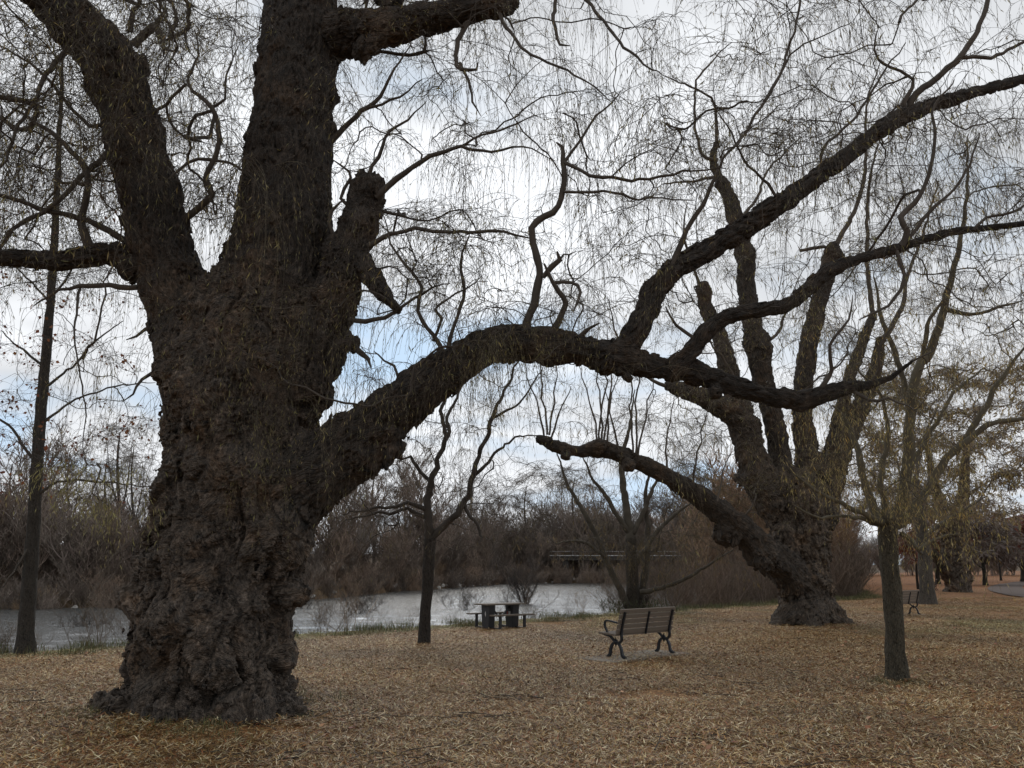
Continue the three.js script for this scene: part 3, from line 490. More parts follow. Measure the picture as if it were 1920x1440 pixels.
  const more = [
    br([[985, 640, 24, 8.75], [988, 605, 20], [1005, 550, 18], [1012, 500, 17, 8.6], [996, 452, 15], [994, 428, 15], [1020, 406, 15], [1050, 384, 14], [1058, 340, 13, 8.4], [1055, 302, 11], [1056, 276, 9], [1046, 268, 7]]),
    br([[1058, 305, 9, 8.4], [1092, 320, 8], [1130, 334, 8], [1220, 336, 6.5], [1285, 322, 5.5], [1360, 318, 4, 8.0]]),
    br([[1058, 360, 7, 8.4], [1150, 362, 6], [1200, 372, 5], [1300, 374, 4, 8.2]]),
    br([[1058, 305, 8, 8.4], [1085, 265, 6], [1120, 220, 5], [1165, 170, 4, 8.2]]),
    br([[1030, 630, 18, 8.7], [1062, 572, 13], [1050, 545, 11], [1038, 525, 10], [1022, 495, 8, 8.5]]),
    br([[1040, 530, 9, 8.55], [1072, 528, 8], [1086, 548, 8], [1078, 582, 6, 8.4]]),
    br([[1018, 520, 12, 8.6], [1035, 500, 14], [1048, 488, 14], [1042, 472, 8, 8.5]]),
    br([[1255, 512, 16, 8.75], [1285, 432, 12], [1318, 385, 10], [1335, 345, 8, 8.6], [1350, 310, 7], [1400, 245, 7], [1432, 190, 6], [1470, 118, 6], [1505, 0, 5, 8.4], [1530, -90, 4]]),
    br([[1432, 190, 5, 8.5], [1475, 115, 4], [1500, 90, 4], [1600, 40, 3, 8.3]]),
    br([[1715, 215, 18, 9.2], [1708, 190, 16], [1730, 166, 15], [1765, 140, 14], [1800, 108, 13], [1838, 45, 11], [1853, 0, 10, 9.0], [1866, -90, 8]]),
    br([[1800, 108, 9, 9.1], [1860, 106, 8], [1925, 78, 7], [2020, 40, 5, 9.3]]),
    br([[1705, 212, 12, 9.2], [1692, 195, 12], [1712, 150, 7], [1648, 112, 6], [1640, 60, 4, 9.0]]),
    br([[1540, 320, 8, 9.0], [1545, 275, 7], [1590, 235, 6], [1640, 160, 5], [1700, 80, 4, 8.7]]),
    br([[1465, 385, 8, 8.9], [1430, 330, 6], [1395, 300, 5], [1370, 250, 4], [1340, 190, 3.5, 8.6]]),
    br([[1690, 462, 16, 8.4], [1700, 435, 15], [1690, 405, 13], [1715, 380, 11], [1740, 340, 9], [1755, 270, 7], [1750, 210, 6, 8.2], [1790, 150, 4]]),
    br([[1698, 455, 9, 8.4], [1740, 400, 8], [1800, 340, 6], [1840, 250, 5, 8.2]]),
    br([[1825, 432, 8, 8.4], [1850, 408, 7], [1900, 400, 6], [1960, 340, 5, 8.4]]),
    br([[1680, 468, 10, 8.4], [1692, 500, 9], [1690, 545, 8], [1650, 580, 6], [1610, 600, 4, 8.3]]),
    br([[1590, 728, 10, 8.6], [1630, 748, 8], [1668, 744, 6], [1720, 770, 4, 8.3]]),
    br([[1535, 735, 12, 8.6], [1560, 690, 9], [1556, 650, 7], [1590, 600, 5, 8.3], [1600, 550, 3]]),
    br([[1630, 722, 8, 8.6], [1650, 690, 7], [1646, 650, 5], [1680, 610, 3, 8.3]]),
    br([[1310, 640, 9, 8.5], [1265, 610, 7], [1250, 575, 6, 8.4]]),
    br([[1075, 640, 14, 8.7], [1100, 622, 10], [1124, 606, 7, 8.5]]),
    br([[615, 270, 16, 9.5], [656, 229, 11], [690, 202, 10], [720, 168, 8], [736, 138, 6, 9.1], [770, 80, 4]]),
    br([[690, 202, 7, 9.3], [735, 190, 6], [790, 150, 4, 9.0]]),
    br([[680, 360, 12, 9.2], [700, 310, 9], [716, 277, 8], [729, 244, 7], [762, 220, 5, 8.9], [800, 190, 3]]),
    br([[705, 370, 16, 9.1], [772, 315, 12], [821, 288, 10], [862, 276, 8], [922, 286, 6], [980, 276, 4, 8.6], [1040, 300, 3]]),
    br([[862, 276, 6, 9.0], [910, 255, 5], [968, 230, 4], [1010, 215, 3, 8.6]]),
    br([[690, 462, 14, 9.15], [735, 440, 10], [780, 431, 9], [862, 435, 8], [949, 435, 6], [1005, 448, 4, 8.6]]),
    br([[668, 395, 10, 9.2], [640, 370, 8], [655, 335, 7], [640, 310, 5], [625, 300, 4, 9.0]]),
    br([[650, 480, 12, 9.2], [626, 440, 10], [620, 400, 8], [650, 370, 6, 9.0]]),
    br([[655, 600, 14, 9.2], [700, 600, 10], [735, 582, 8], [790, 550, 6], [840, 530, 4, 8.8]]),
    br([[650, 625, 22, 9.3], [668, 655, 16], [690, 672, 10], [698, 690, 6, 9.1]]),
    br([[830, 700, 14, 9.0], [825, 650, 11], [805, 615, 10], [780, 580, 9], [790, 540, 8], [760, 500, 7], [740, 470, 5, 8.8], [720, 400, 4]]),
    br([[835, 690, 12, 9.0], [850, 620, 9], [870, 560, 8], [865, 490, 7], [880, 440, 5, 8.8]]),
    br([[812, 640, 8, 8.95], [830, 600, 7], [818, 580, 7], [840, 560, 5, 8.8], [900, 520, 4]]),
    br([[790, 730, 10, 9.0], [750, 720, 8], [735, 690, 6], [700, 660, 4, 9.1]]),
    br([[880, 30, 14, 9.0], [862, 75, 11], [858, 112, 10], [862, 130, 9], [890, 130, 7], [895, 115, 5, 8.8]]),
    br([[862, 118, 7, 8.9], [880, 165, 6], [888, 190, 5], [905, 215, 3, 8.8]]),
    br([[935, 20, 10, 8.9], [960, 70, 7], [1010, 110, 6], [1080, 140, 5], [1150, 190, 3, 8.4]]),
    br([[900, 0, 20, 9.0], [980, -60, 16], [1040, -20, 9, 8.6], [1035, 41, 8], [1050, 82, 6], [1070, 88, 4, 8.4]]),
    br([[1000, -60, 14, 8.8], [1080, -20, 9], [1130, 40, 7], [1180, 100, 6], [1240, 140, 4, 8.2]]),
    br([[575, -150, 60, 9.3], [760, -220, 44, 8.8], [960, -240, 32, 8.2], [1160, -200, 22, 7.6], [1320, -120, 13, 7.2], [1420, -30, 7, 7.0]]),
    br([[580, -300, 50, 9.3], [720, -420, 40, 8.2], [860, -520, 26, 6.8], [960, -560, 16, 5.6]]),
    br([[575, -200, 44, 9.3], [430, -280, 34, 8.4], [300, -330, 24, 7.4], [200, -340, 15, 6.6]]),
    br([[330, 425, 18, 9.4], [394, 367, 14, 9.2], [382, 337, 12], [401, 296, 12], [412, 242, 11], [397, 202, 10], [349, 157, 7, 8.9], [372, 105, 5], [370, 60, 4]]),
    br([[397, 300, 9, 9.1], [372, 298, 8], [335, 315, 7], [318, 335, 5, 9.0]]),
    br([[398, 300, 8, 9.1], [440, 310, 6], [462, 330, 5, 9.0]]),
    br([[397, 202, 7, 9.0], [420, 185, 6], [428, 140, 5], [440, 90, 4, 8.8]]),
    br([[349, 157, 7, 8.9], [310, 195, 8], [285, 215, 9, 9.2]]),
    br([[250, 85, 22, 9.2], [272, 62, 18], [290, 50, 17], [305, 75, 9], [306, 105, 6, 9.0]]),
    br([[290, 50, 12, 9.1], [308, 20, 9], [296, -10, 8, 9.0], [330, -80, 6]]),
    br([[244, 60, 12, 9.1], [250, 20, 10], [265, -5, 9, 8.9], [240, -60, 6]]),
    br([[215, 275, 16, 9.3], [161, 322, 12], [112, 375, 11], [37, 420, 10], [0, 465, 8, 8.8], [-60, 520, 6]]),
    br([[250, 460, 16, 9.4], [169, 416, 13], [112, 397, 12], [56, 382, 10], [-10, 362, 9, 8.8], [-90, 340, 6]]),
    br([[170, 470, 24, 9.3], [150, 405, 17], [166, 360, 14], [160, 322, 12], [112, 262, 10], [56, 221, 7, 9.0], [20, 200, 5]]),
    br([[130, 90, 14, 8.9], [85, 140, 11], [65, 190, 9], [35, 230, 8], [10, 300, 6, 8.4], [-30, 360, 4]]),
    br([[225, 215, 12, 9.3], [165, 235, 9], [100, 160, 7], [40, 110, 5, 8.8], [-20, 80, 4]]),
    br([[290, 545, 14, 9.4], [225, 535, 12], [165, 537, 11], [110, 545, 7, 9.1], [60, 575, 4]]),
    br([[150, 538, 7, 9.2], [140, 620, 4, 8.8], [155, 740, 3.4], [160, 850, 2.6, 8.5]]),
    br([[300, 630, 10, 9.3], [270, 618, 8], [255, 632, 6], [236, 634, 4, 9.1]]),
    br([[325, 690, 12, 9.3], [300, 690, 9], [268, 710, 7], [248, 742, 5], [228, 757, 3, 9.0]]),
    br([[320, 720, 10, 9.3], [300, 715, 8], [304, 740, 6], [308, 760, 4, 9.1]]),
  ];
  const fine = { r: 0.0033, twig: [0.062, 0.048, 0.034], leafs: [...DULL, ...OLIVE, ...OLIVE], chance: 0.5, leaf: 0.074 };
  const bright = { r: 0.0026, twig: [0.11, 0.09, 0.055], leafs: OLIVE, chance: 0.4, leaf: 0.082 };
  const kinds = [['tangle', 5, fine], ['hang', 5, fine], ['long', 4, fine]];
  const bits = sprays(900, [...kinds, ['hang', 0, bright]]);
  const lit = sprays(400, [['long', 4, bright]]).map((s) => ({ ...s, kind: 'bright' }));
  const n = grow(tree, {
    seed: 31, tip: 0.0052, color: [0.075, 0.062, 0.05], gnarl: 0.17, reach: 4, along: 0.13, kinds: ['tangle', 'hang'], sprays: [...bits, ...lit, ...sprays(480, [['hang', 3, { ...bright, leafs: [[0.34, 0.31, 0.12], [0.42, 0.36, 0.15], [0.28, 0.26, 0.10]], chance: 0.85, leaf: 0.12 }]]).map((q) => ({ ...q, kind: 'leafy' }))],
    limbs: [...limbs.map((l) => ({ path: l.path, from: l.name === 'trunk' ? 0.75 : l.name === 'root' ? 2 : 0.12 })), ...more],
    targets: [
      { n: 320, x: [-140, 330], y: [-120, 380], d: [7, 13], kinds: ['tangle', 'hang', 'hang'] },
      { n: 95, x: [-100, 230], y: [150, 560], d: [8, 12.5], kinds: ['tangle', 'hang'] },
      { n: 120, x: [270, 500], y: [-60, 420], d: [8, 13], kinds: ['tangle', 'hang', 'hang'] },
      { n: 110, x: [630, 900], y: [-80, 400], d: [8, 13], kinds: ['tangle', 'hang'] },
      { n: 56, x: [880, 1250], y: [-160, 260], d: [7, 12], kinds: ['hang', 'long'], s: 0.9 },
      { n: 85, x: [690, 1010], y: [380, 610], d: [8.2, 11.5], kinds: ['tangle', 'hang'], s: 0.85 },
      { n: 75, x: [1000, 1330], y: [230, 600], d: [8, 11.5], kinds: ['hang', 'tangle'], s: 0.9 },
      { n: 112, x: [1330, 1960], y: [-120, 330], d: [7.5, 12], kinds: ['hang', 'long', 'tangle'] },
      { n: 80, x: [1450, 1960], y: [200, 600], d: [7.5, 11], kinds: ['hang', 'tangle'], s: 0.9 },
      { n: 26, x: [1540, 1760], y: [600, 800], d: [8.1, 9], kinds: ['hang', 'bright', 'tangle'], s: 0.6 },
      { n: 26, x: [600, 860], y: [540, 760], d: [8.2, 8.9], kinds: ['long', 'hang'], s: 0.8 },
      { n: 22, x: [860, 1120], y: [560, 680], d: [8, 8.6], kinds: ['hang', 'bright'], s: 0.6 },
      { n: 12, x: [1200, 1500], y: [450, 700], d: [8.0, 8.5], kinds: ['bright', 'hang'], s: 0.6 },
      { n: 26, x: [400, 700], y: [280, 720], d: [7.9, 8.6], kinds: ['bright', 'long'], s: 0.75, min: 3 },
      { n: 9, x: [480, 640], y: [740, 900], d: [8.2, 8.7], kinds: ['bright'], s: 0.6 },
      { n: 10, x: [100, 330], y: [520, 780], d: [7.8, 9], kinds: ['long', 'bright'], s: 0.7 },
      { n: 16, x: [100, 225], y: [850, 965], d: [8.1, 8.8], kinds: ['leafy'], s: 0.45, keep: true, min: 0.3 },
    ],
  });
  console.log('great willow', n, geos.reduce((s, g) => s + (g ? g.index.count / 3 : 0), 0));
}

// ------------------------------------------------------------------ second old willow, behind on the right
const lean = (list, step = 0.2, amp = 0.05, w = 0.84) => ({ tube: true, path: wander(S(list.map((q, i) => [q[0], q[1], q[2] * (i === list.length - 1 ? 0.5 : w), q[3]]), step), amp) });
{
  const tree = thing('willow_tree', 'old willow with broken stems and a long low limb, beside the near bench', 'tree');
  const bump = (px, py, w, D) => { const p = at(px, py, D); return [p, w / 2 * scaleAt(p)]; };
  const limbs = [
    { name: 'trunk', burl: 0.85, k: 0.35, path: S([[1522, 1200, 118, 24.2], [1520, 1160, 106], [1518, 1110, 88], [1514, 1060, 82], [1504, 1010, 98], [1490, 960, 112], [1482, 925, 110, 24.2]], 0.4), knobs: [bump(1478, 1168, 46, 23.6), bump(1570, 1170, 40, 23.7), bump(1510, 1160, 60, 23.3), bump(1545, 985, 40, 24), bump(1470, 1010, 60, 23.6), bump(1530, 1080, 50, 23.6), bump(1482, 1100, 44, 23.4)] },
    ...[[[1520, 1140, 80, 24], [1565, 1165, 46, 23.6], [1604, 1182, 16, 23.2]], [[1505, 1140, 80, 24], [1470, 1165, 50, 23.4], [1446, 1182, 20, 22.9]], [[1515, 1140, 80, 23.8], [1520, 1178, 50, 23], [1530, 1192, 18, 22.3]]].map((q) => ({ name: 'root', burl: 0.6, k: 0.3, path: S(q, 0.3) })),
    { name: 'limb', burl: 0.5, k: 0.1, path: S([[1470, 960, 84, 24.1], [1428, 900, 72], [1404, 840, 58], [1390, 780, 52], [1372, 710, 40], [1352, 640, 34], [1328, 585, 30], [1314, 540, 26, 23.8]], 0.35), knobs: [bump(1318, 545, 34, 23.8), bump(1390, 900, 30, 23.9)] },
    { name: 'limb', burl: 0.4, k: 0.2, path: S([[1398, 800, 56, 23.9], [1362, 770, 44], [1318, 746, 38], [1278, 730, 34], [1254, 724, 24, 23.4]], 0.3) },
    { name: 'limb', burl: 0.3, k: 0.1, path: S([[1496, 960, 80, 24.2], [1470, 890, 48], [1458, 830, 42], [1446, 770, 40], [1428, 700, 40], [1420, 650, 46], [1408, 600, 38], [1400, 540, 36], [1398, 480, 37], [1384, 430, 34], [1370, 380, 30], [1356, 345, 24, 24.2]], 0.35), knobs: [bump(1424, 648, 50, 24.1), bump(1352, 345, 24, 24.1)] },
    { name: 'limb', burl: 0.3, k: 0.2, path: S([[1358, 352, 16, 24.2], [1342, 320, 17], [1336, 295, 16], [1344, 268, 11, 24.1]], 0.3) },
    { name: 'limb', burl: 0.3, k: 0.1, path: S([[1520, 970, 90, 24.4], [1522, 900, 58], [1512, 840, 42], [1505, 790, 40], [1506, 730, 40], [1512, 670, 38], [1524, 610, 34], [1540, 550, 32], [1556, 500, 34], [1562, 465, 26, 24.8]], 0.35), knobs: [bump(1562, 480, 38, 24.8)] },
    { name: 'limb', burl: 0.3, k: 0.25, path: S([[1530, 960, 80, 24.5], [1560, 880, 52], [1590, 810, 44], [1620, 750, 34], [1640, 700, 26, 25], [1650, 640, 20]], 0.35) },
    { name: 'limb', burl: 0.2, k: 0.2, path: S([[1560, 840, 30, 24.6], [1580, 760, 26], [1596, 700, 24], [1622, 630, 20], [1638, 590, 16, 25.5]], 0.35) },
    { name: 'limb', burl: 0.35, k: 0.3, path: S([[1510, 1110, 80, 24.0], [1470, 1062, 68, 23.2], [1430, 1030, 58, 22.8], [1390, 990, 54], [1340, 952, 46], [1290, 917, 41, 21.8], [1240, 888, 36], [1185, 862, 34], [1130, 842, 36], [1085, 846, 26], [1042, 838, 26], [1012, 824, 20, 20.8]], 0.35), knobs: [bump(1362, 1002, 50, 22.4), bump(1178, 872, 30, 21.2), bump(1124, 836, 34, 21.1), bump(1024, 826, 24, 20.8), bump(1430, 1050, 60, 22.6), bump(1060, 856, 24, 20.9)] },
  ];
  const geos = fieldMesh(limbs, { cell: 0.05, k: 0.3, amp: 1.35, full: 0.5, fine: 0.6, tile: 1.2, color: (x, y, z, b) => barkColor(x, y, z, b).map((v, i) => v * [1.15, 1.12, 1.06][i]), floor: -0.5 });
  limbs.forEach((l, i) => geos[i] && part(l.name, geos[i], l.burl > 0.6 ? M.burl : M.bark, tree));
  const shoots = [[1020, 818, 985, 690], [1026, 815, 1005, 640], [1030, 815, 1050, 660], [1034, 820, 1075, 720], [1124, 828, 1118, 640], [1128, 826, 1140, 600], [1132, 828, 1165, 690], [1120, 830, 1085, 680], [1140, 835, 1150, 640], [1187, 850, 1180, 640], [1192, 852, 1200, 600], [1196, 855, 1235, 680], [1300, 905, 1330, 760], [1345, 940, 1370, 850], [1250, 880, 1262, 740], [1160, 845, 1130, 720]]
    .map(([x0, y0, x1, y1], i) => lean([[x0, y0, 5, 21.2], [mix(x0, x1, 0.3), mix(y0, y1, 0.4), 4], [x1, y1, 2.4, 21 + (i % 3) * 0.4]], 0.3, 0.12));
  const big = { r: 0.0042, twig: [0.10, 0.078, 0.055], leafs: [...DULL, ...OLIVE], chance: 0.34, leaf: 0.1 };
  const n = grow(tree, {
    seed: 77, tip: 0.0075, color: [0.085, 0.069, 0.054], gnarl: 0.16, reach: 6, along: 0.15, kinds: ['tangle', 'hang'], sprays: sprays(2300, [['tangle', 4, big], ['hang', 4, big], ['long', 3, big]]),
    limbs: [...limbs.map((l) => ({ path: l.path, from: l.name === 'trunk' ? 0.9 : l.name === 'root' ? 2 : 0.2 })), ...shoots,
      lean([[1345, 300, 10, 24.1], [1316, 290, 7], [1305, 240, 6], [1304, 160, 5], [1330, 120, 4, 23.5], [1370, 80, 3]]), lean([[1344, 270, 8, 24.1], [1340, 200, 6], [1322, 175, 5], [1240, 140, 3, 23]]),
      lean([[1344, 330, 8, 24.1], [1300, 340, 6], [1240, 345, 4, 23.4]]), lean([[1380, 420, 9, 24.2], [1420, 370, 6], [1440, 320, 5], [1500, 260, 3, 25]]),
      lean([[1314, 545, 9, 23.8], [1300, 500, 6], [1282, 440, 5], [1290, 380, 3, 23]]), lean([[1560, 470, 12, 24.8], [1600, 400, 9], [1622, 320, 8], [1625, 200, 5, 25.5], [1650, 120, 3]]),
      lean([[1500, 470, 7, 24.9], [1545, 462, 8], [1560, 468, 9, 24.8]]), lean([[1640, 600, 12, 25.5], [1628, 520, 9], [1625, 440, 8], [1630, 340, 6, 26], [1650, 260, 4]]), lean([[1648, 650, 14, 25], [1690, 580, 10], [1700, 520, 8], [1730, 440, 6, 25.5], [1760, 340, 4]]),
      lean([[1420, 660, 10, 24.2], [1460, 620, 7], [1480, 560, 5, 25]]), lean([[1254, 726, 10, 23.4], [1200, 700, 7], [1160, 640, 5], [1140, 560, 3, 22.6]]), lean([[1400, 760, 10, 24], [1360, 680, 7], [1330, 640, 5, 23]])],
    targets: [
      { n: 190, x: [1230, 1720], y: [80, 620], d: [21, 28] }, { n: 130, x: [1280, 1750], y: [560, 960], d: [20.5, 28], kinds: ['hang', 'tangle'] },
      { n: 60, x: [1000, 1420], y: [620, 860], d: [20, 24], kinds: ['tangle'] }, { n: 30, x: [1080, 1300], y: [300, 640], d: [21, 26] }, { n: 90, x: [1600, 1960], y: [150, 760], d: [22, 29] },
      { n: 26, x: [1400, 1560], y: [880, 1000], d: [21.8, 23], kinds: ['tangle'], s: 0.7 },
    ],
  });
  console.log('second willow', n, geos.reduce((s, g) => s + (g ? g.index.count / 3 : 0), 0));
}

// ------------------------------------------------------------------ a plain tree: trunk on a tube with its own bark, traced branches, grown crown
function plainTree(o) {
  const tree = thing(o.name ?? 'tree', o.label, 'tree', o.group);
  const trunk = wander(S(o.trunk, o.step ?? 0.15), o.wobble ?? 0.02, 1.5), base = trunk[0].p.clone(); base.y = heightAt(base.x, base.z) - 0.15; trunk[0] = { p: base, r: trunk[0].r };
  const mb = new MB(), pts = trunk.map((q) => q.p), R = trunk.map((q, k) => q.r * (1 + (o.flare ?? 0.35) * Math.exp(-Math.max(0, q.p.y - base.y - 0.15) / 0.22)));
  const sides = o.sides ?? 24; mb.tube(pts, R, sides, pts.map((p) => { const m = 1 + 0.35 * fbm3(p.x * 3, p.y * 3, p.z * 3, 3); return o.bark.map((v) => v * m); }), o.tile ?? 0.5, true);
  for (let v = 0; v < mb.p.length / 3; v++) { const k = Math.floor(v / (sides + 1)); if (k >= pts.length) break; const x = mb.p[v * 3], y = mb.p[v * 3 + 1], z = mb.p[v * 3 + 2], d = R[k] * ((o.rough ?? 0.10) * (ridge(noise3(x * 14, y * 3, z * 14)) - 0.5) + 0.07 * noise3(x * 3, y * 2, z * 3)); for (let c = 0; c < 3; c++) mb.p[v * 3 + c] += mb.n[v * 3 + c] * d; }
  part('trunk', mb.geo(), M.bark, tree);
  grow(tree, { gnarl: 0.15, along: 0.16, reach: 5, color: o.bark.map((v) => v * 0.72), ...o, limbs: [{ path: trunk, from: o.from ?? 0.5 }, ...o.branches.map((b) => lean(b, 0.12, o.kink ?? 0.04, 0.9))] });
  return tree;
}
const gold = { r: 0.0024, twig: [0.13, 0.10, 0.055], leafs: [[0.46, 0.36, 0.13], [0.38, 0.32, 0.11], [0.54, 0.43, 0.20], [0.32, 0.27, 0.10], [0.56, 0.37, 0.10]], chance: 0.6, leaf: 0.095, slim: 0.13 };
plainTree({
  name: 'young_willow', label: 'young willow with yellowing leaves standing alone on the lawn at right', seed: 12, bark: [0.155, 0.135, 0.095], rough: 0.2, flare: 0.22, tile: 0.45, wobble: 0.02, from: 0.7,
  trunk: [[1683, 1290, 38, 12.2], [1682, 1240, 34], [1676, 1160, 33], [1670, 1080, 32], [1664, 1010, 33], [1664, 975, 35, 12.2]],
  branches: [
    [[1668, 990, 26, 12.2], [1690, 930, 24], [1702, 860, 22], [1706, 800, 22], [1708, 740, 20], [1722, 690, 19], [1750, 645, 17], [1768, 590, 16, 12.0], [1778, 540, 14], [1800, 460, 10], [1812, 370, 7], [1815, 250, 4, 11.6]],
    [[1705, 760, 14, 12.2], [1690, 700, 12], [1668, 640, 10], [1650, 590, 8], [1640, 520, 5, 12.4]], [[1730, 670, 11, 12.1], [1738, 610, 9], [1770, 565, 6], [1790, 520, 4, 11.7]],
    [[1660, 985, 20, 12.2], [1640, 955, 18], [1622, 900, 16], [1610, 850, 13], [1590, 800, 10], [1560, 760, 6, 12.6]], [[1655, 980, 16, 12.1], [1625, 965, 12], [1580, 945, 10], [1540, 925, 8], [1480, 880, 5, 11.8]],
    [[1650, 985, 10, 12.2], [1600, 968, 8], [1540, 968, 6], [1490, 950, 4, 11.6]], [[1680, 985, 22, 12.2], [1712, 960, 19], [1742, 915, 17], [1775, 860, 15], [1810, 830, 13], [1850, 798, 11], [1890, 788, 10], [1940, 780, 8, 11.8]],
    [[1790, 850, 14, 12.1], [1830, 790, 12], [1862, 735, 10], [1890, 695, 8], [1930, 640, 6, 11.8]], [[1690, 900, 12, 12.2], [1740, 820, 9], [1790, 740, 7], [1840, 690, 5, 12.6]],
    [[1690, 1000, 12, 12.2], [1710, 1012, 10], [1724, 1030, 8, 11.9], [1760, 1010, 5], [1800, 1000, 4]], [[1772, 580, 10, 12.0], [1820, 590, 8], [1870, 575, 6], [1920, 565, 4, 11.5]],
    [[1664, 980, 14, 12.2], [1652, 900, 12], [1668, 820, 9], [1650, 740, 7], [1600, 680, 4, 12.0]],
  ],
  tip: 0.0042, kinds: ['hang', 'gold'], sprays: [...sprays(5000, [['hang', 4, gold], ['tangle', 3, { ...gold, chance: 0.25 }]]), ...sprays(5400, [['long', 4, gold]]).map((s) => ({ ...s, kind: 'gold' }))],
  targets: [{ n: 105, x: [1510, 1900], y: [600, 950], d: [10.8, 13.8], kinds: ['hang', 'gold', 'tangle'], s: 0.8 }, { n: 70, x: [1650, 1960], y: [330, 700], d: [10.8, 13.5], kinds: ['hang', 'tangle'], s: 0.85 }, { n: 34, x: [1540, 1840], y: [820, 960], d: [10.4, 12], kinds: ['gold'], s: 0.55 }],
});
plainTree({
  name: 'crooked_tree', label: 'slender crooked bare tree in the middle of the lawn, left of the picnic table', seed: 21, bark: [0.072, 0.06, 0.05], rough: 0.2, flare: 0.25, from: 0.8,
  trunk: [[795, 1217, 21, 18.2], [797, 1170, 20], [800, 1110, 20], [804, 1050, 21], [806, 1010, 22, 18.2]],
  branches: [
    [[805, 1020, 19, 18.2], [804, 960, 17], [807, 910, 15], [817, 880, 12], [828, 840, 10], [835, 818, 9], [828, 770, 8], [845, 720, 6], [860, 690, 4, 17.8]], [[832, 830, 8, 18.1], [846, 810, 9], [838, 790, 7], [852, 760, 6], [868, 720, 5], [900, 680, 3, 18.4]],
    [[808, 1012, 15, 18.2], [838, 980, 15], [862, 955, 14], [880, 920, 12], [890, 880, 11], [905, 840, 9], [918, 800, 9], [926, 765, 8], [944, 740, 6], [960, 700, 5], [985, 660, 4, 17.6]],
    [[890, 890, 9, 18.0], [912, 872, 7], [930, 850, 6], [955, 828, 5], [975, 818, 4], [1010, 815, 3, 17.5]], [[922, 785, 7, 17.9], [960, 765, 5], [985, 740, 4], [1015, 690, 3, 17.5]],
    [[808, 905, 9, 18.2], [795, 890, 8], [778, 868, 7], [770, 855, 6], [748, 862, 4, 17.9]], [[806, 960, 11, 18.2], [780, 945, 9], [740, 948, 7], [690, 955, 5], [640, 962, 4, 17.4]], [[806, 975, 10, 18.2], [770, 958, 8], [720, 962, 6], [650, 972, 4, 17.8]],
    [[868, 945, 9, 18.1], [895, 985, 6], [905, 1010, 5], [900, 1020, 3, 17.9]],
  ],
  tip: 0.006, kink: 0.07, gnarl: 0.2, kinds: ['tangle', 'hang'], sprays: sprays(6100, [['tangle', 3, { r: 0.0034, twig: TW, leafs: DULL, chance: 0.14, leaf: 0.09 }], ['hang', 3, { r: 0.0034, twig: TW, leafs: [[0.16, 0.13, 0.06]], chance: 0.12, leaf: 0.11 }]]),
  targets: [{ n: 70, x: [690, 1020], y: [660, 1000], d: [16, 20.5] }, { n: 24, x: [590, 800], y: [880, 1060], d: [16, 19.5] }, { n: 12, x: [830, 980], y: [940, 1050], d: [17, 19.5] }],
});
const RUST = [[0.20, 0.055, 0.02], [0.14, 0.05, 0.03], [0.24, 0.09, 0.03]];
plainTree({
  name: 'slim_tree', label: 'slim straight tree with a few rust-coloured leaves by the river at the left edge', seed: 41, bark: [0.09, 0.078, 0.064], rough: 0.14, flare: 0.35, from: 0.25,
  trunk: [[48, 1222, 29, 17.2], [51, 1150, 27], [58, 1060, 24], [64, 960, 22], [70, 850, 20], [80, 740, 18], [88, 640, 16], [95, 560, 14], [100, 480, 14], [106, 380, 11], [112, 240, 8], [118, 100, 4, 17.2]],
  branches: [
    [[74, 800, 7, 17.2], [110, 770, 5], [160, 740, 4], [240, 720, 3, 17.5], [290, 715, 2]], [[70, 870, 7, 17.2], [40, 830, 6], [10, 790, 5], [-40, 770, 3, 17]], [[60, 1000, 7, 17.2], [40, 1050, 5], [5, 1100, 3, 16.8]], [[84, 690, 6, 17.2], [50, 660, 5], [0, 620, 3, 16.9]], [[80, 730, 6, 17.2], [120, 700, 5], [180, 640, 4], [230, 600, 3, 17.5]],
    [[66, 930, 7, 17.2], [120, 900, 5], [200, 905, 4], [290, 915, 2, 17]], [[95, 560, 5, 17.2], [140, 500, 4], [170, 430, 3, 17.4]], [[95, 570, 5, 17.2], [50, 520, 4], [10, 480, 3, 17]],
  ],
  tip: 0.0045, gnarl: 0.1, kinds: ['tangle'], sprays: sprays(7100, [['tangle', 4, { r: 0.003, twig: [0.06, 0.05, 0.042], leafs: RUST, chance: 0.06, leaf: 0.085, slim: 0.75 }]]),
  targets: [{ n: 60, x: [-60, 290], y: [560, 960], d: [15.8, 19] }, { n: 26, x: [-20, 240], y: [250, 600], d: [16, 19] }],
});
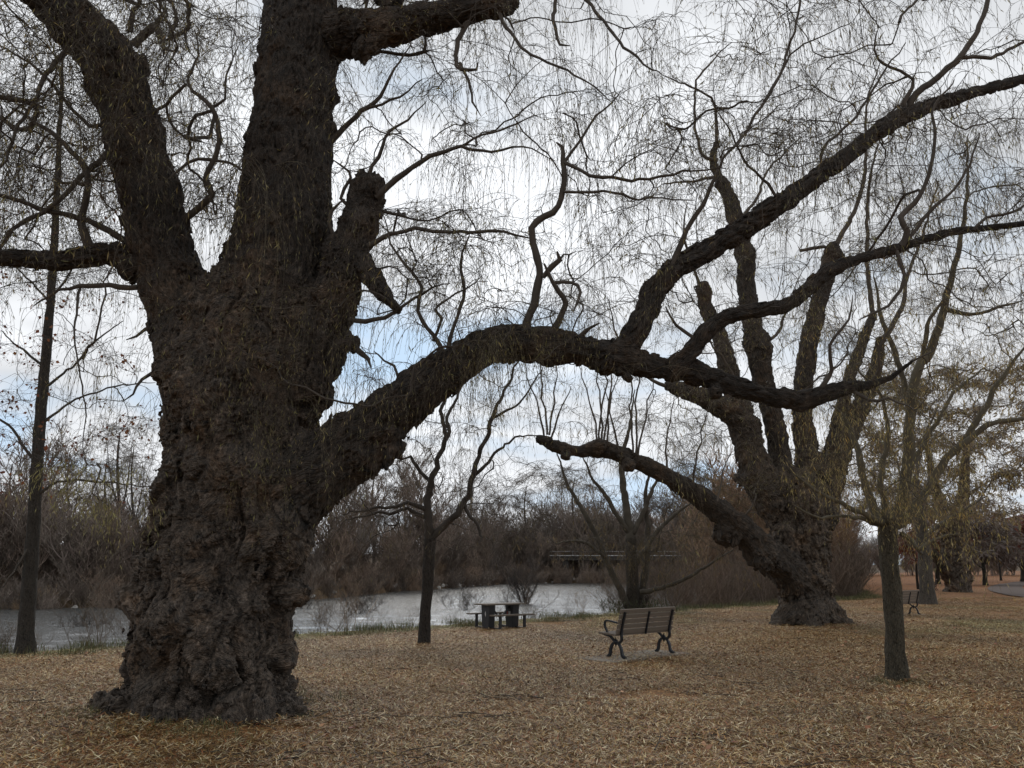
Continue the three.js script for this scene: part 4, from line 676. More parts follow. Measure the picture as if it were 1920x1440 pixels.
plainTree({
  name: 'bank_willow', label: 'many-stemmed willow on the river bank behind the near bench', seed: 52, bark: [0.10, 0.085, 0.064], flare: 0.3, from: 0.6,
  trunk: [[1186, 1144, 24, 33], [1186, 1110, 23], [1184, 1060, 22], [1182, 1010, 20, 33]],
  branches: [
    [[1190, 1140, 18, 33.2], [1205, 1100, 17], [1212, 1050, 15], [1215, 990, 11], [1210, 930, 8], [1225, 860, 4, 33.5]], [[1178, 1140, 16, 32.8], [1160, 1100, 14], [1140, 1060, 12], [1120, 1010, 11], [1095, 960, 10], [1065, 910, 7], [1045, 850, 4, 32]],
    [[1182, 1015, 18, 33], [1176, 960, 16], [1168, 910, 14], [1166, 860, 11], [1180, 800, 6, 33.4], [1190, 730, 3]], [[1180, 1000, 14, 33], [1160, 970, 10], [1135, 930, 9], [1110, 895, 6, 32.5], [1090, 850, 3]], [[1186, 1000, 12, 33], [1205, 965, 10], [1222, 920, 8], [1245, 880, 5, 33.5]],
    [[1192, 1060, 10, 33.1], [1230, 1000, 9], [1265, 965, 7], [1300, 940, 4, 33.4]], [[1200, 1110, 11, 32.6], [1230, 1105, 9], [1275, 1090, 8], [1320, 1065, 6], [1375, 1030, 4, 32]], [[1135, 1045, 8, 32.4], [1090, 1015, 6], [1040, 1020, 4, 31.6]],
  ],
  tip: 0.008, kinds: ['tangle', 'hang'], sprays: sprays(8100, [['tangle', 3, { r: 0.0055, twig: [0.09, 0.072, 0.054], leafs: [[0.26, 0.18, 0.07], [0.18, 0.14, 0.06]], chance: 0.12, leaf: 0.12 }], ['hang', 3, { r: 0.0055, twig: [0.10, 0.08, 0.055], leafs: [[0.30, 0.21, 0.08], [0.2, 0.15, 0.06]], chance: 0.3, leaf: 0.13 }]]),
  targets: [{ n: 90, x: [1010, 1380], y: [780, 1060], d: [30, 36], s: 1.3 }, { n: 16, x: [1180, 1300], y: [1000, 1080], d: [31.5, 33], kinds: ['hang'] }],
});
// ------------------------------------------------------------------ far trees on the lawn at right
function farTree(o) { return plainTree({ tip: 0.014, flare: 0.3, from: 0.5, sides: 16, tile: 0.8, branches: [], gnarl: 0.12, reach: 12, kinds: ['tangle'], along: 0.2, step: 0.4, ...o }); }
const misty = (seed, leafs, chance, s = 1) => sprays(seed, [['tangle', 3, { r: 0.008 * s, twig: [0.17, 0.135, 0.105], leafs, chance, leaf: 0.16 * s, slim: 0.3 }], ['hang', 2, { r: 0.008 * s, twig: [0.18, 0.14, 0.10], leafs, chance, leaf: 0.16 * s, slim: 0.2 }]]);
const TAN = [[0.30, 0.22, 0.11], [0.25, 0.18, 0.10], [0.34, 0.25, 0.14]];
farTree({ name: 'park_tree', label: 'grey-barked tree with a smooth straight trunk behind the partly hidden bench', seed: 61, bark: [0.15, 0.135, 0.115], rough: 0.08,
  trunk: [[1741, 1140, 30, 38], [1737, 1090, 24], [1732, 1030, 22], [1726, 980, 20], [1715, 900, 15, 38]], branches: [[[1728, 1010, 11, 38], [1760, 985, 9], [1800, 960, 6], [1850, 930, 4, 36]], [[1726, 990, 10, 38], [1700, 930, 8], [1680, 860, 5, 39]], [[1716, 910, 10, 38], [1730, 830, 7], [1760, 760, 4, 38]], [[1734, 1040, 8, 38], [1715, 1025, 6], [1690, 1000, 4, 37]]],
  sprays: misty(9100, TAN, 0.28), kinds: ['tangle'], targets: [{ n: 85, x: [1560, 1930], y: [690, 980], d: [34, 42], s: 1.4 }] });
{
  const tree = thing('willow_tree', 'distant stout old willow trunk with a round knob on its side', 'tree');
  const bump = (px, py, w, D) => { const p = at(px, py, D); return [p, w / 2 * scaleAt(p)]; };
  const limbs = [{ name: 'trunk', burl: 0.75, k: 0.5, path: S([[1798, 1125, 52, 57], [1797, 1110, 48], [1795, 1080, 46], [1790, 1050, 46], [1788, 1020, 44], [1792, 980, 40, 57]], 0.6), knobs: [bump(1816, 1086, 20, 56.4), bump(1776, 1116, 16, 56.2), bump(1818, 1116, 18, 56.4), bump(1772, 1060, 24, 56.5)] },
    { name: 'limb', burl: 0.4, k: 0.4, path: S([[1790, 1010, 36, 57], [1770, 960, 26], [1750, 900, 18], [1740, 840, 10, 56]], 0.6) }, { name: 'limb', burl: 0.4, k: 0.4, path: S([[1792, 1000, 34, 57], [1806, 930, 24], [1810, 860, 16], [1830, 780, 9, 58]], 0.6) }, { name: 'limb', burl: 0.4, k: 0.4, path: S([[1778, 1080, 24, 57], [1760, 1050, 20], [1752, 1035, 12, 56]], 0.6) }];
  const geos = fieldMesh(limbs, { cell: 0.11, k: 0.4, amp: 1.6, full: 0.5, fine: 0.3, tile: 2, color: (x, y, z, b) => barkColor(x, y, z, b).map((v) => v * 1.2), floor: -1 });
  limbs.forEach((l, i) => geos[i] && part(l.name, geos[i], M.burl, tree));
  grow(tree, { seed: 8, tip: 0.018, color: [0.09, 0.075, 0.058], gnarl: 0.14, reach: 14, along: 0.2, kinds: ['tangle'], sprays: misty(9500, [[0.36, 0.27, 0.10], [0.29, 0.22, 0.09], [0.26, 0.19, 0.10]], 0.3, 1.3), limbs: limbs.map((l) => ({ path: l.path, from: 0.4 })), targets: [{ n: 120, x: [1620, 1960], y: [690, 985], d: [50, 62], s: 1.9 }] });
}
farTree({ name: 'park_tree', label: 'short dark tree with a low bare crown, right of the distant stout willow', seed: 64, bark: [0.05, 0.048, 0.036], trunk: [[1848, 1102, 9, 82], [1846, 1080, 7], [1844, 1062, 6], [1843, 1050, 5, 82]], branches: [[[1844, 1066, 4, 82], [1832, 1058, 3], [1815, 1040, 2, 80]], [[1844, 1060, 4, 82], [1860, 1040, 3], [1872, 1022, 2, 82]]], sprays: misty(9900, [[0.12, 0.09, 0.08]], 0.2, 1.7), targets: [{ n: 60, x: [1808, 1890], y: [970, 1046], d: [78, 86], s: 2.2 }], tip: 0.022 });
farTree({ name: 'park_tree', label: 'tree with spreading limbs and rust-red leaves at the right edge', seed: 65, bark: [0.05, 0.045, 0.042], trunk: [[1922, 1094, 14, 100], [1920, 1070, 11], [1916, 1052, 10, 100]], branches: [[[1918, 1062, 8, 100], [1904, 1048, 6], [1890, 1042, 4], [1872, 1036, 2.5, 98]], [[1916, 1054, 6, 100], [1905, 1040, 4], [1898, 1028, 3, 100]], [[1918, 1058, 7, 100], [1930, 1030, 5, 101]]], sprays: misty(10100, [[0.20, 0.045, 0.02], [0.16, 0.045, 0.025], [0.24, 0.07, 0.02]], 0.9, 1.9), targets: [{ n: 110, x: [1830, 1985], y: [970, 1036], d: [95, 106], s: 2.0 }], tip: 0.025 });
farTree({ name: 'sapling', label: 'thin dark sapling between the grey-barked tree and the young willow', seed: 66, bark: [0.035, 0.03, 0.026], trunk: [[1722, 1107, 5, 66], [1719, 1080, 4], [1717, 1045, 3, 66]], sprays: misty(10300, [[0.2, 0.06, 0.03]], 0.5, 1.3), targets: [{ n: 14, x: [1690, 1740], y: [990, 1050], d: [64, 68], s: 1.8 }] });
farTree({ name: 'sapling', label: 'thin leaning sapling on the far lawn near the right edge', seed: 67, bark: [0.04, 0.036, 0.032], trunk: [[1877, 1088, 4, 115], [1875, 1070, 3], [1872, 1050, 2.4, 115]], branches: [[[1874, 1066, 2, 115], [1882, 1056, 1.6], [1886, 1048, 1, 115]]], sprays: misty(10500, [[0.12, 0.09, 0.08]], 0.2, 1.7), targets: [{ n: 12, x: [1860, 1892], y: [1020, 1052], d: [112, 118], s: 2 }] });
farTree({ name: 'park_tree', label: 'dark-trunked tree half hidden between the grey-barked tree and the stout willow', seed: 68, bark: [0.05, 0.045, 0.035], trunk: [[1759, 1095, 9, 88], [1757, 1060, 7], [1756, 1020, 6, 88]], sprays: misty(10700, [[0.19, 0.07, 0.04], [0.14, 0.08, 0.05]], 0.6, 1.6), targets: [{ n: 50, x: [1690, 1800], y: [960, 1040], d: [82, 92], s: 2.2 }], tip: 0.022 });
// ------------------------------------------------------------------ bare trees that stand out from the woods across the river
const BARE = misty(10900, [[0.12, 0.09, 0.07]], 0.02, 1.0);
for (const [x, y, w, top, D, sd, label] of [[222, 1078, 9, 800, 62, 3, 'tall pale-stemmed bare tree across the river, close left of the great willow'], [198, 1082, 6, 850, 64, 4, 'thin bare tree across the river between the slim tree and the great willow'], [248, 1080, 6, 830, 60, 5, 'bare tree across the river touching the outline of the great willow'], [1245, 1080, 5, 930, 140, 6, 'bare tree on the far bank behind the pale bridge rail'], [885, 1085, 6, 905, 140, 7, 'bare tree on the far bank above the picnic table'], [700, 1075, 7, 880, 100, 8, 'bare tree across the river seen under the arching limb'], [128, 1085, 6, 842, 66, 9, 'forked bare tree across the river just right of the slim tree'], [20, 1085, 7, 860, 60, 10, 'bare tree across the river at the left picture edge'], [985, 1085, 5, 900, 140, 11, 'bare tree on the far bank behind the many-stemmed shrub'], [1075, 1085, 6, 885, 142, 12, 'bare tree on the far bank at the left end of the bridge'], [760, 1080, 6, 900, 122, 13, 'bare tree across the river close left of the crooked tree'], [1320, 1080, 6, 895, 146, 14, 'bare tree on the far bank below the second old willow low limb']])
  farTree({ name: 'bare_tree', label, group: 'bare trees across the river', seed: 300 + sd, bark: [0.135, 0.12, 0.105], rough: 0.05, flare: 0.1, trunk: [[x, y, w, D], [x + 2, mix(y, top, 0.4), w * 0.75], [x - 2, mix(y, top, 0.75), w * 0.5], [x + 3, top + 10, w * 0.25, D]], branches: [[[x + 1, mix(y, top, 0.35), w * 0.5, D], [x + 16, mix(y, top, 0.6), w * 0.35], [x + 26, mix(y, top, 0.9), w * 0.2, D]], [[x, mix(y, top, 0.45), w * 0.45, D], [x - 14, mix(y, top, 0.65), w * 0.3], [x - 22, mix(y, top, 0.9), w * 0.2, D]]], sprays: BARE, targets: [{ n: 44, x: [x - 42, x + 42], y: [top - 10, mix(y, top, 0.55)], d: [D - 3, D + 3], s: D / 52 }], tip: 0.011 * D / 60, kinds: ['tangle'] });
console.log('trees done');

// ------------------------------------------------------------------ bare growth for the woods and the brush: a few plants, many copies
function barePlant(seed, o) {
  const r = rng(seed), mb = new MB();
  const go = (p, d, L, R, level) => {
    const n = level > 1 ? 3 : 5, pts = droop(r, p, d, L, o.grav ?? -0.15, n, o.kink ?? 0.35); mb.tube(pts, taper(pts.length, R, R * 0.5), level > 1 ? 3 : 4, jig(r, o.color, 0.5));
    if (level >= o.levels) return;
    const m = o.kids[level] ?? 4; for (let k = 0; k < m; k++) { const q = pts[1 + Math.floor(r() * n)], a = r() * 6.28, e = V(Math.cos(a), 0.35 + 0.7 * r(), Math.sin(a)).multiplyScalar(o.spread ?? 0.9).addScaledVector(d, 0.6).normalize(); go(q, e, L * (0.4 + 0.35 * r()), Math.max(R * 0.5, o.min), level + 1); }
  };
  for (let k = 0; k < o.stems; k++) { const a = r() * 6.28, s = o.fan * r(); go(V(Math.cos(a) * s * 0.3, 0, Math.sin(a) * s * 0.3), V(Math.cos(a) * s, 1, Math.sin(a) * s).normalize(), o.h * (0.55 + 0.45 * r()), o.r * (0.6 + 0.5 * r()), 0); }
  return mb.geo();
}
const place = (x, z, s, r, dy = 0.05) => new THREE.Matrix4().compose(V(x, heightAt(x, z) - dy, z), new THREE.Quaternion().setFromEuler(new THREE.Euler((r() - 0.5) * 0.1, r() * 6.28, (r() - 0.5) * 0.1)), V(s * (0.8 + 0.4 * r()), s, s * (0.8 + 0.4 * r())));
const tint = (r, k = 0.3, base = [1, 1, 1]) => { const m = 1 + (r() - 0.5) * k * 2, w = (r() - 0.5) * k * 0.4; return new THREE.Color().setRGB(base[0] * m * (1 + w), base[1] * m, base[2] * m * (1 - w)); };
{
  const woods = [1, 2, 3, 4].map((s) => barePlant(40 + s, { stems: s === 4 ? 3 : 1, fan: s === 4 ? 0.35 : 0.05, h: 5.2, r: 0.13, levels: 4, kids: [9, 6, 5, 3], min: 0.024, color: [0.225, 0.175, 0.140], spread: 0.8 }));
  const brush = [1, 2, 3].map((s) => barePlant(60 + s, { stems: 12, fan: 1.1, h: 1.5, r: 0.026, levels: 3, kids: [5, 4, 3], min: 0.011, color: [0.205, 0.168, 0.14] }));
  const r = rng(99), W = woods.map(() => []), WC = woods.map(() => []), Bm = brush.map(() => []), BC = brush.map(() => []);
  for (let k = 0; k < 950; k++) {                              // the wood along the far bank and behind the lawn
    const u = r(), x = u < 0.75 ? mix(-120, 75, r()) : mix(25, 170, r()), f0 = x < 70 ? farShore(x) : 0, D = f0 > 0 ? f0 + 3 + 55 * r() * r() : 175 + 60 * r();
    if (x > 20 && D < bankLine(x) + 12 && D < 170) continue;
    const i = Math.floor(r() * 4), s = (0.5 + 0.6 * r() * r() + 0.25 * r() + (r() < 0.12 ? 0.55 : 0)) * mix(0.85, 1.3, smooth(50, 140, D)); W[i].push(place(x, -D, s, r, 0.2)); WC[i].push(tint(r, 0.35));
  }
  for (let k = 0; k < 60; k++) { const x = mix(14, 46, r()), D = bankLine(x) + 3 + 22 * r(), i = Math.floor(r() * 4); W[i].push(place(x, -D, 0.7 + 0.75 * r(), r, 0.2)); WC[i].push(tint(r, 0.3, [1.2, 1.02, 0.8])); }
  for (let k = 0; k < 1900; k++) {                              // undergrowth below it, down to the water
    const x = mix(-120, 80, r()), D = farShore(x) - 1 + 26 * Math.pow(r(), 1.7), i = Math.floor(r() * 3); Bm[i].push(place(x, -D, (0.5 + 0.7 * r()) * mix(0.9, 1.3, smooth(50, 140, D)), r, 0.2)); BC[i].push(tint(r, 0.4, r() < 0.12 ? [1.05, 0.92, 0.7] : [1.05, 0.96, 0.88]));
  }
  woods.forEach((g, i) => tag(copies('woods', g, M.twig, W[i], null, WC[i]), 'leafless brown wood covering the far river bank', 'woods', 'woods across the river', 'stuff'));
  brush.forEach((g, i) => tag(copies('undergrowth', g, M.twig, Bm[i], null, BC[i]), 'tangled brown undergrowth along the far water edge', 'undergrowth', 'undergrowth across the river', 'stuff'));
  // near bank: thin saplings and brush at the water's edge, a thicket to the right
  const stems = [1, 2, 3, 4].map((s) => barePlant(80 + s, { stems: 6, fan: 0.9, h: 1.5, r: 0.011, levels: 3, kids: [4, 3, 2], min: 0.0036, color: [0.13, 0.102, 0.082], kink: 0.4, grav: 0.12 })), Sm = stems.map(() => []), SC = stems.map(() => []);
  const edge = (x, e) => { const s = 1.39 * e; return [x, -(bankLine(x) + s)]; };
  for (let k = 0; k < 64; k++) { const [x, z] = edge(mix(-14, 8, r()), 0.1 + 1.6 * r()), i = k % 4; Sm[i].push(place(x, z, 0.3 + 0.6 * r() * r() + (r() < 0.08 ? 0.6 : 0), r)); SC[i].push(tint(r, 0.3, r() < 0.3 ? [1.5, 1.4, 1.2] : [1, 1, 1])); }
  for (let k = 0; k < 280; k++) { const x = mix(5.5, 34, Math.pow(r(), 0.8)), [, z] = edge(x, 0.6 + 7 * r()), i = k % 4; Sm[i].push(place(x, z, 0.8 + 1.3 * r(), r)); SC[i].push(tint(r, 0.3, [1.15, 1.05, 0.95])); }
  stems.forEach((g, i) => tag(copies('brush', g, M.twig, Sm[i], null, SC[i]), 'thin bare brush growing along the near river bank', 'brush', 'brush on the near bank', 'stuff'));
  // leaning shrubs with stems one can tell apart
  const shrub = (px, py, label, o) => { const p = ground(px, py), g = barePlant(o.seed, { stems: 7, fan: 0.5, h: 2.0, r: 0.04, levels: 4, kids: [5, 4, 3, 2], min: 0.006, color: [0.055, 0.043, 0.036], grav: 0.1, kink: 0.3, ...o }), t = thing('shrub', label, 'shrub'); t.position.copy(p); t.position.y -= 0.05; part('stems', g, M.twig, t); if (o.green) { const mb = new MB(), r2 = rng(o.seed); for (let k = 0; k < 900; k++) { const a = r2() * 6.28, d = Math.pow(r2(), 0.6) * o.green, y = r2() * 0.5; mb.leaf(V(Math.cos(a) * d, y, Math.sin(a) * d), V(r2() - 0.5, 0.5 + r2(), r2() - 0.5).normalize(), V(r2() - 0.5, 0.1, r2() - 0.5).normalize(), 0.14, 0.03, 0.1, jig(r2, [0.06, 0.065, 0.022], 0.7)); } part('foliage', mb.geo(), M.leaf, t); } return t; };
  shrub(985, 1150, 'dark bare shrub of many stems behind the picnic table', { seed: 5, h: 2.5, stems: 9, r: 0.05 });
  shrub(945, 1150, 'small thin-stemmed shrub right behind the picnic table top', { seed: 6, h: 1.7, stems: 3, r: 0.03, fan: 0.3 });
  shrub(150, 1200, 'low leafy green shrub at the water edge between the slim tree and the great willow', { seed: 7, h: 0.9, stems: 8, fan: 1.4, r: 0.02, green: 0.75 });
  shrub(1190, 1148, 'green weedy growth round the foot of the many-stemmed willow', { seed: 8, h: 0.6, stems: 8, fan: 1.6, r: 0.012, green: 1.5 });
  shrub(660, 1170, 'sprawling bare shrub at the water edge left of the crooked tree', { seed: 9, h: 1.9, stems: 6, fan: 1.0, r: 0.022 });
  shrub(870, 1160, 'bare shrub at the water edge between the crooked tree and the picnic table', { seed: 10, h: 1.7, stems: 7, fan: 1.1, r: 0.02 });
  shrub(1440, 1130, 'dense bare shrub at the edge of the thicket left of the second old willow', { seed: 11, h: 2.4, stems: 12, fan: 0.8, r: 0.035 });
  shrub(1610, 1118, 'bare shrub with a thin pale stem between the second old willow and the young willow', { seed: 12, h: 2.8, stems: 9, fan: 0.6, r: 0.035, color: [0.12, 0.095, 0.07] });
  shrub(570, 1160, 'leaning switchy shrub close behind the great willow trunk', { seed: 13, h: 1.6, stems: 5, fan: 0.7, r: 0.018 });
}

// ------------------------------------------------------------------ fallen leaves and grass
{
  const tones = [[0.40, 0.235, 0.095], [0.31, 0.17, 0.065], [0.50, 0.36, 0.19], [0.70, 0.62, 0.47], [0.16, 0.082, 0.033], [0.24, 0.13, 0.05], [0.76, 0.70, 0.57], [0.07, 0.036, 0.018], [0.11, 0.058, 0.027], [0.33, 0.19, 0.075], [0.33, 0.12, 0.045], [0.24, 0.19, 0.06], [0.47, 0.31, 0.14], [0.60, 0.49, 0.32]];
  const patch = (seed, n, L0, W0) => {
    const r = rng(seed), mb = new MB();
    for (let k = 0; k < n; k++) {
      const a = r() * 6.283, d = Math.sqrt(r()) * 0.75 * (0.7 + 0.45 * noise3(Math.cos(a) * 1.5 + seed, Math.sin(a) * 1.5, 2)), b = r() * 6.283, t = (r() - 0.42) * 0.85, dir = V(Math.cos(b) * Math.cos(t), Math.sin(t), Math.sin(b) * Math.cos(t)), side = V(-Math.sin(b), (r() - 0.5) * 0.9, Math.cos(b)).normalize();
      const L = L0 * (0.6 + 0.75 * r()); mb.leaf(V(Math.cos(a) * d, 0.004 + 0.045 * r() * r(), Math.sin(a) * d), dir, side, L, L * W0, (r() - 0.4) * 0.2, jig(r, tones[Math.floor(r() * tones.length)], 0.5));
    }
    return mb.geo();
  };
  const near = [1, 2, 3, 4, 5, 6].map((s) => patch(s, 1600, 0.070, 0.105)), big = [1, 2].map((s) => patch(20 + s, 8, 0.075, 0.75));
  const r = rng(3), L = near.map(() => []), LC = near.map(() => []), G = big.map(() => []), GC = big.map(() => []);
  const ok = (x, z, e0 = -0.2) => (-z - bankLine(x)) / 1.39 < e0;
  for (let D = 4.5; D < 46; D += 0.5) { const step = 0.5 + 0.012 * D, half = D * 0.76 + 2; for (let x = -half; x < half; x += step) {
    const X = x + (r() - 0.5) * step, Z = -(D + (r() - 0.5) * 0.6); if (!ok(X, Z) || r() < smooth(16, 46, D) * 0.45) continue;
    const c = zone(X, Z), i = Math.floor(r() * near.length), n = fbm3(X * 0.35, 4, Z * 0.35, 3), m = 0.88 * (1 + 0.8 * n), s = 0.8 + 0.55 * r(); if (fbm3(X * 0.9, 9, Z * 0.9, 2) > 0.2 && r() < 0.6) continue;
    L[i].push(new THREE.Matrix4().compose(V(X, heightAt(X, Z), Z), new THREE.Quaternion().setFromAxisAngle(V(0, 1, 0), r() * 6.28), V(s, s, s))); LC[i].push(new THREE.Color().setRGB(c[0] / 0.74 * m * 1.0, c[1] / 0.60 * m * 0.92, c[2] / 0.42 * m * 0.72));
    if (r() < 0.10 + 0.2 * smooth(0, 8, X)) { const g = i % 2; G[g].push(new THREE.Matrix4().compose(V(X, heightAt(X, Z) + 0.012, Z), new THREE.Quaternion().setFromAxisAngle(V(0, 1, 0), r() * 6.28), V(1, 1, 1))); GC[g].push(new THREE.Color().setRGB(0.8, 0.5, 0.36)); }
  } }
  near.forEach((g, i) => tag(copies('leaf_litter', g, M.litter, L[i], null, LC[i]), 'fallen narrow willow leaves carpeting the lawn', 'leaves', 'fallen leaves on the lawn', 'stuff'));
  big.forEach((g, i) => tag(copies('broad_leaf_litter', g, M.litter, G[i], null, GC[i]), 'scattered broad rust-brown fallen leaves among the willow leaves', 'leaves', 'broad fallen leaves', 'stuff'));
  const sticks = [1, 2, 3].map((q) => { const t = rng(500 + q), mb = new MB(); for (let k = 0; k < 3; k++) { const a = t() * 6.28, pts = droop(t, V((t() - 0.5) * 0.8, 0.035, (t() - 0.5) * 0.8), V(Math.cos(a), 0.02, Math.sin(a)), 0.25 + 0.5 * t(), 0, 6, 0.5); pts.forEach((p) => { p.y = 0.03 + 0.02 * t(); }); mb.tube(pts, taper(pts.length, 0.006, 0.002), 4, jig(t, [0.06, 0.045, 0.034], 0.5)); } return mb.geo(); }), KM = sticks.map(() => []);
  for (let k = 0; k < 100; k++) { const D = 5 + 30 * r() * r(), x = (r() * 2 - 1) * D * 0.75; if (ok(x, -D)) KM[k % 3].push(new THREE.Matrix4().compose(V(x, heightAt(x, -D), -D), new THREE.Quaternion().setFromAxisAngle(V(0, 1, 0), r() * 6.28), V(1, 1, 1))); }
  sticks.forEach((g, i) => tag(copies('twig_litter', g, M.twig, KM[i]), 'small dead twigs strewn among the fallen leaves', 'twigs', 'dead twigs on the lawn', 'stuff'));
  const tuft = (seed) => { const q = rng(seed), mb = new MB(); for (let k = 0; k < 46; k++) { const a = q() * 6.28, d = Math.sqrt(q()) * 0.3, b = q() * 6.28, e = 0.15 + 0.7 * q(); mb.leaf(V(Math.cos(a) * d, 0, Math.sin(a) * d), V(Math.cos(b) * e, 1, Math.sin(b) * e).normalize(), V(-Math.sin(b), 0, Math.cos(b)), 0.07 + 0.12 * q(), 0.007, 0.2, jig(q, q() < 0.35 ? [0.19, 0.15, 0.075] : [0.085, 0.10, 0.032], 0.5)); } return mb.geo(); };
  const T = [1, 2, 3].map(tuft), TM = T.map(() => []);
  const sow = (x, z, s) => { const i = Math.floor(r() * 3); TM[i].push(new THREE.Matrix4().compose(V(x, heightAt(x, z) - 0.01, z), new THREE.Quaternion().setFromAxisAngle(V(0, 1, 0), r() * 6.28), V(s, s * (0.6 + 0.7 * r()), s))); };
  for (let k = 0; k < 1500; k++) { const x = mix(-16, 32, r()), e = -1.6 + 2.6 * r(); if (r() < 0.35 + noise3(x, 1, 1)) sow(x, -(bankLine(x) + e * 1.39), 0.9 + r()); }
  for (let k = 0; k < 900; k++) { const x = mix(2, 30, r()), D = mix(20, 55, r()), z = -D; if (ok(x, z, -1) && fbm3(x * 0.16, 2.2, z * 0.16, 3) > 0.1) sow(x, z, 0.5 + 0.4 * r()); }
  for (let k = 0; k < 120; k++) { const a = r() * 6.28, d = 0.98 + 0.8 * r() * r(); if (noise3(a * 2, 3, 1) < 0) continue; sow(-3.55 + Math.cos(a) * d * 1.05, -9.45 + Math.sin(a) * d, 0.5 + 0.4 * r()); }
  for (let k = 0; k < 60; k++) { const a = r() * 6.28, d = 0.2 + 0.25 * r(), c = ground(1684, 1283); sow(c.x + Math.cos(a) * d, c.z - 0.1 + Math.sin(a) * d, 0.5); }
  T.forEach((g, i) => tag(copies('grass', g, M.grass, TM[i]), 'short green and dry grass tufts along the bank and round the tree feet', 'grass', 'grass', 'stuff'));
}

// ------------------------------------------------------------------ benches
const curve = (list) => new THREE.CatmullRomCurve3(list.map(([y, z]) => V(0, y, z)));
const box = (w, h, d, bev = 0.006) => { const s = new THREE.Shape(); s.moveTo(-w / 2 + bev, -h / 2); s.lineTo(w / 2 - bev, -h / 2); s.lineTo(w / 2, -h / 2 + bev); s.lineTo(w / 2, h / 2 - bev); s.lineTo(w / 2 - bev, h / 2); s.lineTo(-w / 2 + bev, h / 2); s.lineTo(-w / 2, h / 2 - bev); s.lineTo(-w / 2, -h / 2 + bev); s.closePath(); const g = new THREE.ExtrudeGeometry(s, { depth: d - 2 * bev, bevelEnabled: true, bevelThickness: bev, bevelSize: 0, bevelSegments: 1 }); g.translate(0, 0, -d / 2 + bev); return g; };
function ironwork(list, w, t) {                                 // a flat cast bar along a curve in the bench's side plane
  const mb = new MB(), c = curve(list), n = 26, P = c.getSpacedPoints(n); const K = [0.02, 0.02, 0.02];
  const wid = (k) => (Array.isArray(w) ? mix(w[0], w[1], k / n) : w) / 2;
  const ring = P.map((p, k) => { const a = P[Math.max(0, k - 1)], b = P[Math.min(n, k + 1)], dy = b.y - a.y, dz = b.z - a.z, L = Math.hypot(dy, dz) || 1, ny = -dz / L, nz = dy / L, h = wid(k); return [[-t / 2, p.y + ny * h, p.z + nz * h, 0, ny, nz], [t / 2, p.y + ny * h, p.z + nz * h, 0, ny, nz], [t / 2, p.y - ny * h, p.z - nz * h, 0, -ny, -nz], [-t / 2, p.y - ny * h, p.z - nz * h, 0, -ny, -nz]]; });
  for (let k = 0; k < n; k++) for (let s = 0; s < 4; s++) { const u = ring[k][s], v = ring[k][(s + 1) % 4], U = ring[k + 1][s], W2 = ring[k + 1][(s + 1) % 4], nn = s === 0 ? u.slice(3) : s === 2 ? u.slice(3) : s === 1 ? [1, 0, 0] : [-1, 0, 0]; const q = [u, v, W2, U].map((e) => mb.v(e[0], e[1], e[2], ...nn, K)); mb.i.push(q[0], q[1], q[2], q[0], q[2], q[3]); }
  for (const k of [0, n]) { const q = ring[k].map((e) => mb.v(e[0], e[1], e[2], 0, 1, 0, K)); mb.i.push(q[0], q[1], q[2], q[0], q[2], q[3]); }
  return mb.geo();
}
const joinGeo = (list) => { const mb = new MB(); for (const g0 of list) { const g = g0.index ? g0 : g0, base = mb.p.length / 3, P = g.attributes.position, Nn = g.attributes.normal, I = g.index; for (let i = 0; i < P.count; i++) mb.v(P.getX(i), P.getY(i), P.getZ(i), Nn.getX(i), Nn.getY(i), Nn.getZ(i), [1, 1, 1]); if (I) for (let i = 0; i < I.count; i++) mb.i.push(base + I.getX(i)); else for (let i = 0; i < P.count; i++) mb.i.push(base + i); } return mb.geo(); };
const shift = (g, x, y, z, rx = 0, ry = 0, rz = 0) => { g = g.clone(); g.rotateX(rx); g.rotateY(ry); g.rotateZ(rz); g.translate(x, y, z); return g; };
const benchParts = (() => {                                     // x along the bench, +z to the front, y up
  const legs = joinGeo([ironwork([[0.27, 0.0], [0.25, 0.07], [0.17, 0.125], [0.05, 0.155], [0.0, 0.215]], [0.034, 0.055], 0.045), ironwork([[0.27, 0.0], [0.25, -0.07], [0.17, -0.125], [0.05, -0.155], [0.0, -0.225]], [0.034, 0.055], 0.045)]);
  const hub = joinGeo([shift(new THREE.SphereGeometry(0.046, 10, 8), 0, 0.285, 0), shift(new THREE.ConeGeometry(0.03, 0.07, 6), 0, 0.225, 0, Math.PI), shift(new THREE.ConeGeometry(0.02, 0.06, 6), 0, 0.345, 0)]);
  const arms = ironwork([[0.28, 0.02], [0.33, 0.07], [0.375, 0.13], [0.395, 0.22], [0.415, 0.33]], [0.04, 0.03], 0.042);
  const back = ironwork([[0.27, -0.02], [0.28, -0.10], [0.34, -0.145], [0.43, -0.145], [0.55, -0.16], [0.70, -0.205], [0.83, -0.25]], [0.036, 0.05], 0.042);
  const rest = ironwork([[0.61, -0.165], [0.635, 0.0], [0.655, 0.16], [0.65, 0.235], [0.60, 0.265], [0.53, 0.25], [0.47, 0.215], [0.425, 0.20]], 0.03, 0.036);
  return { legs, hub, arms, back, rest, slat: box(1, 0.035, 0.075), backSlat: box(1, 0.078, 0.03), strap: ironwork([[0.40, -0.13], [0.55, -0.17], [0.70, -0.215], [0.82, -0.252]], 0.03, 0.03) };
})();
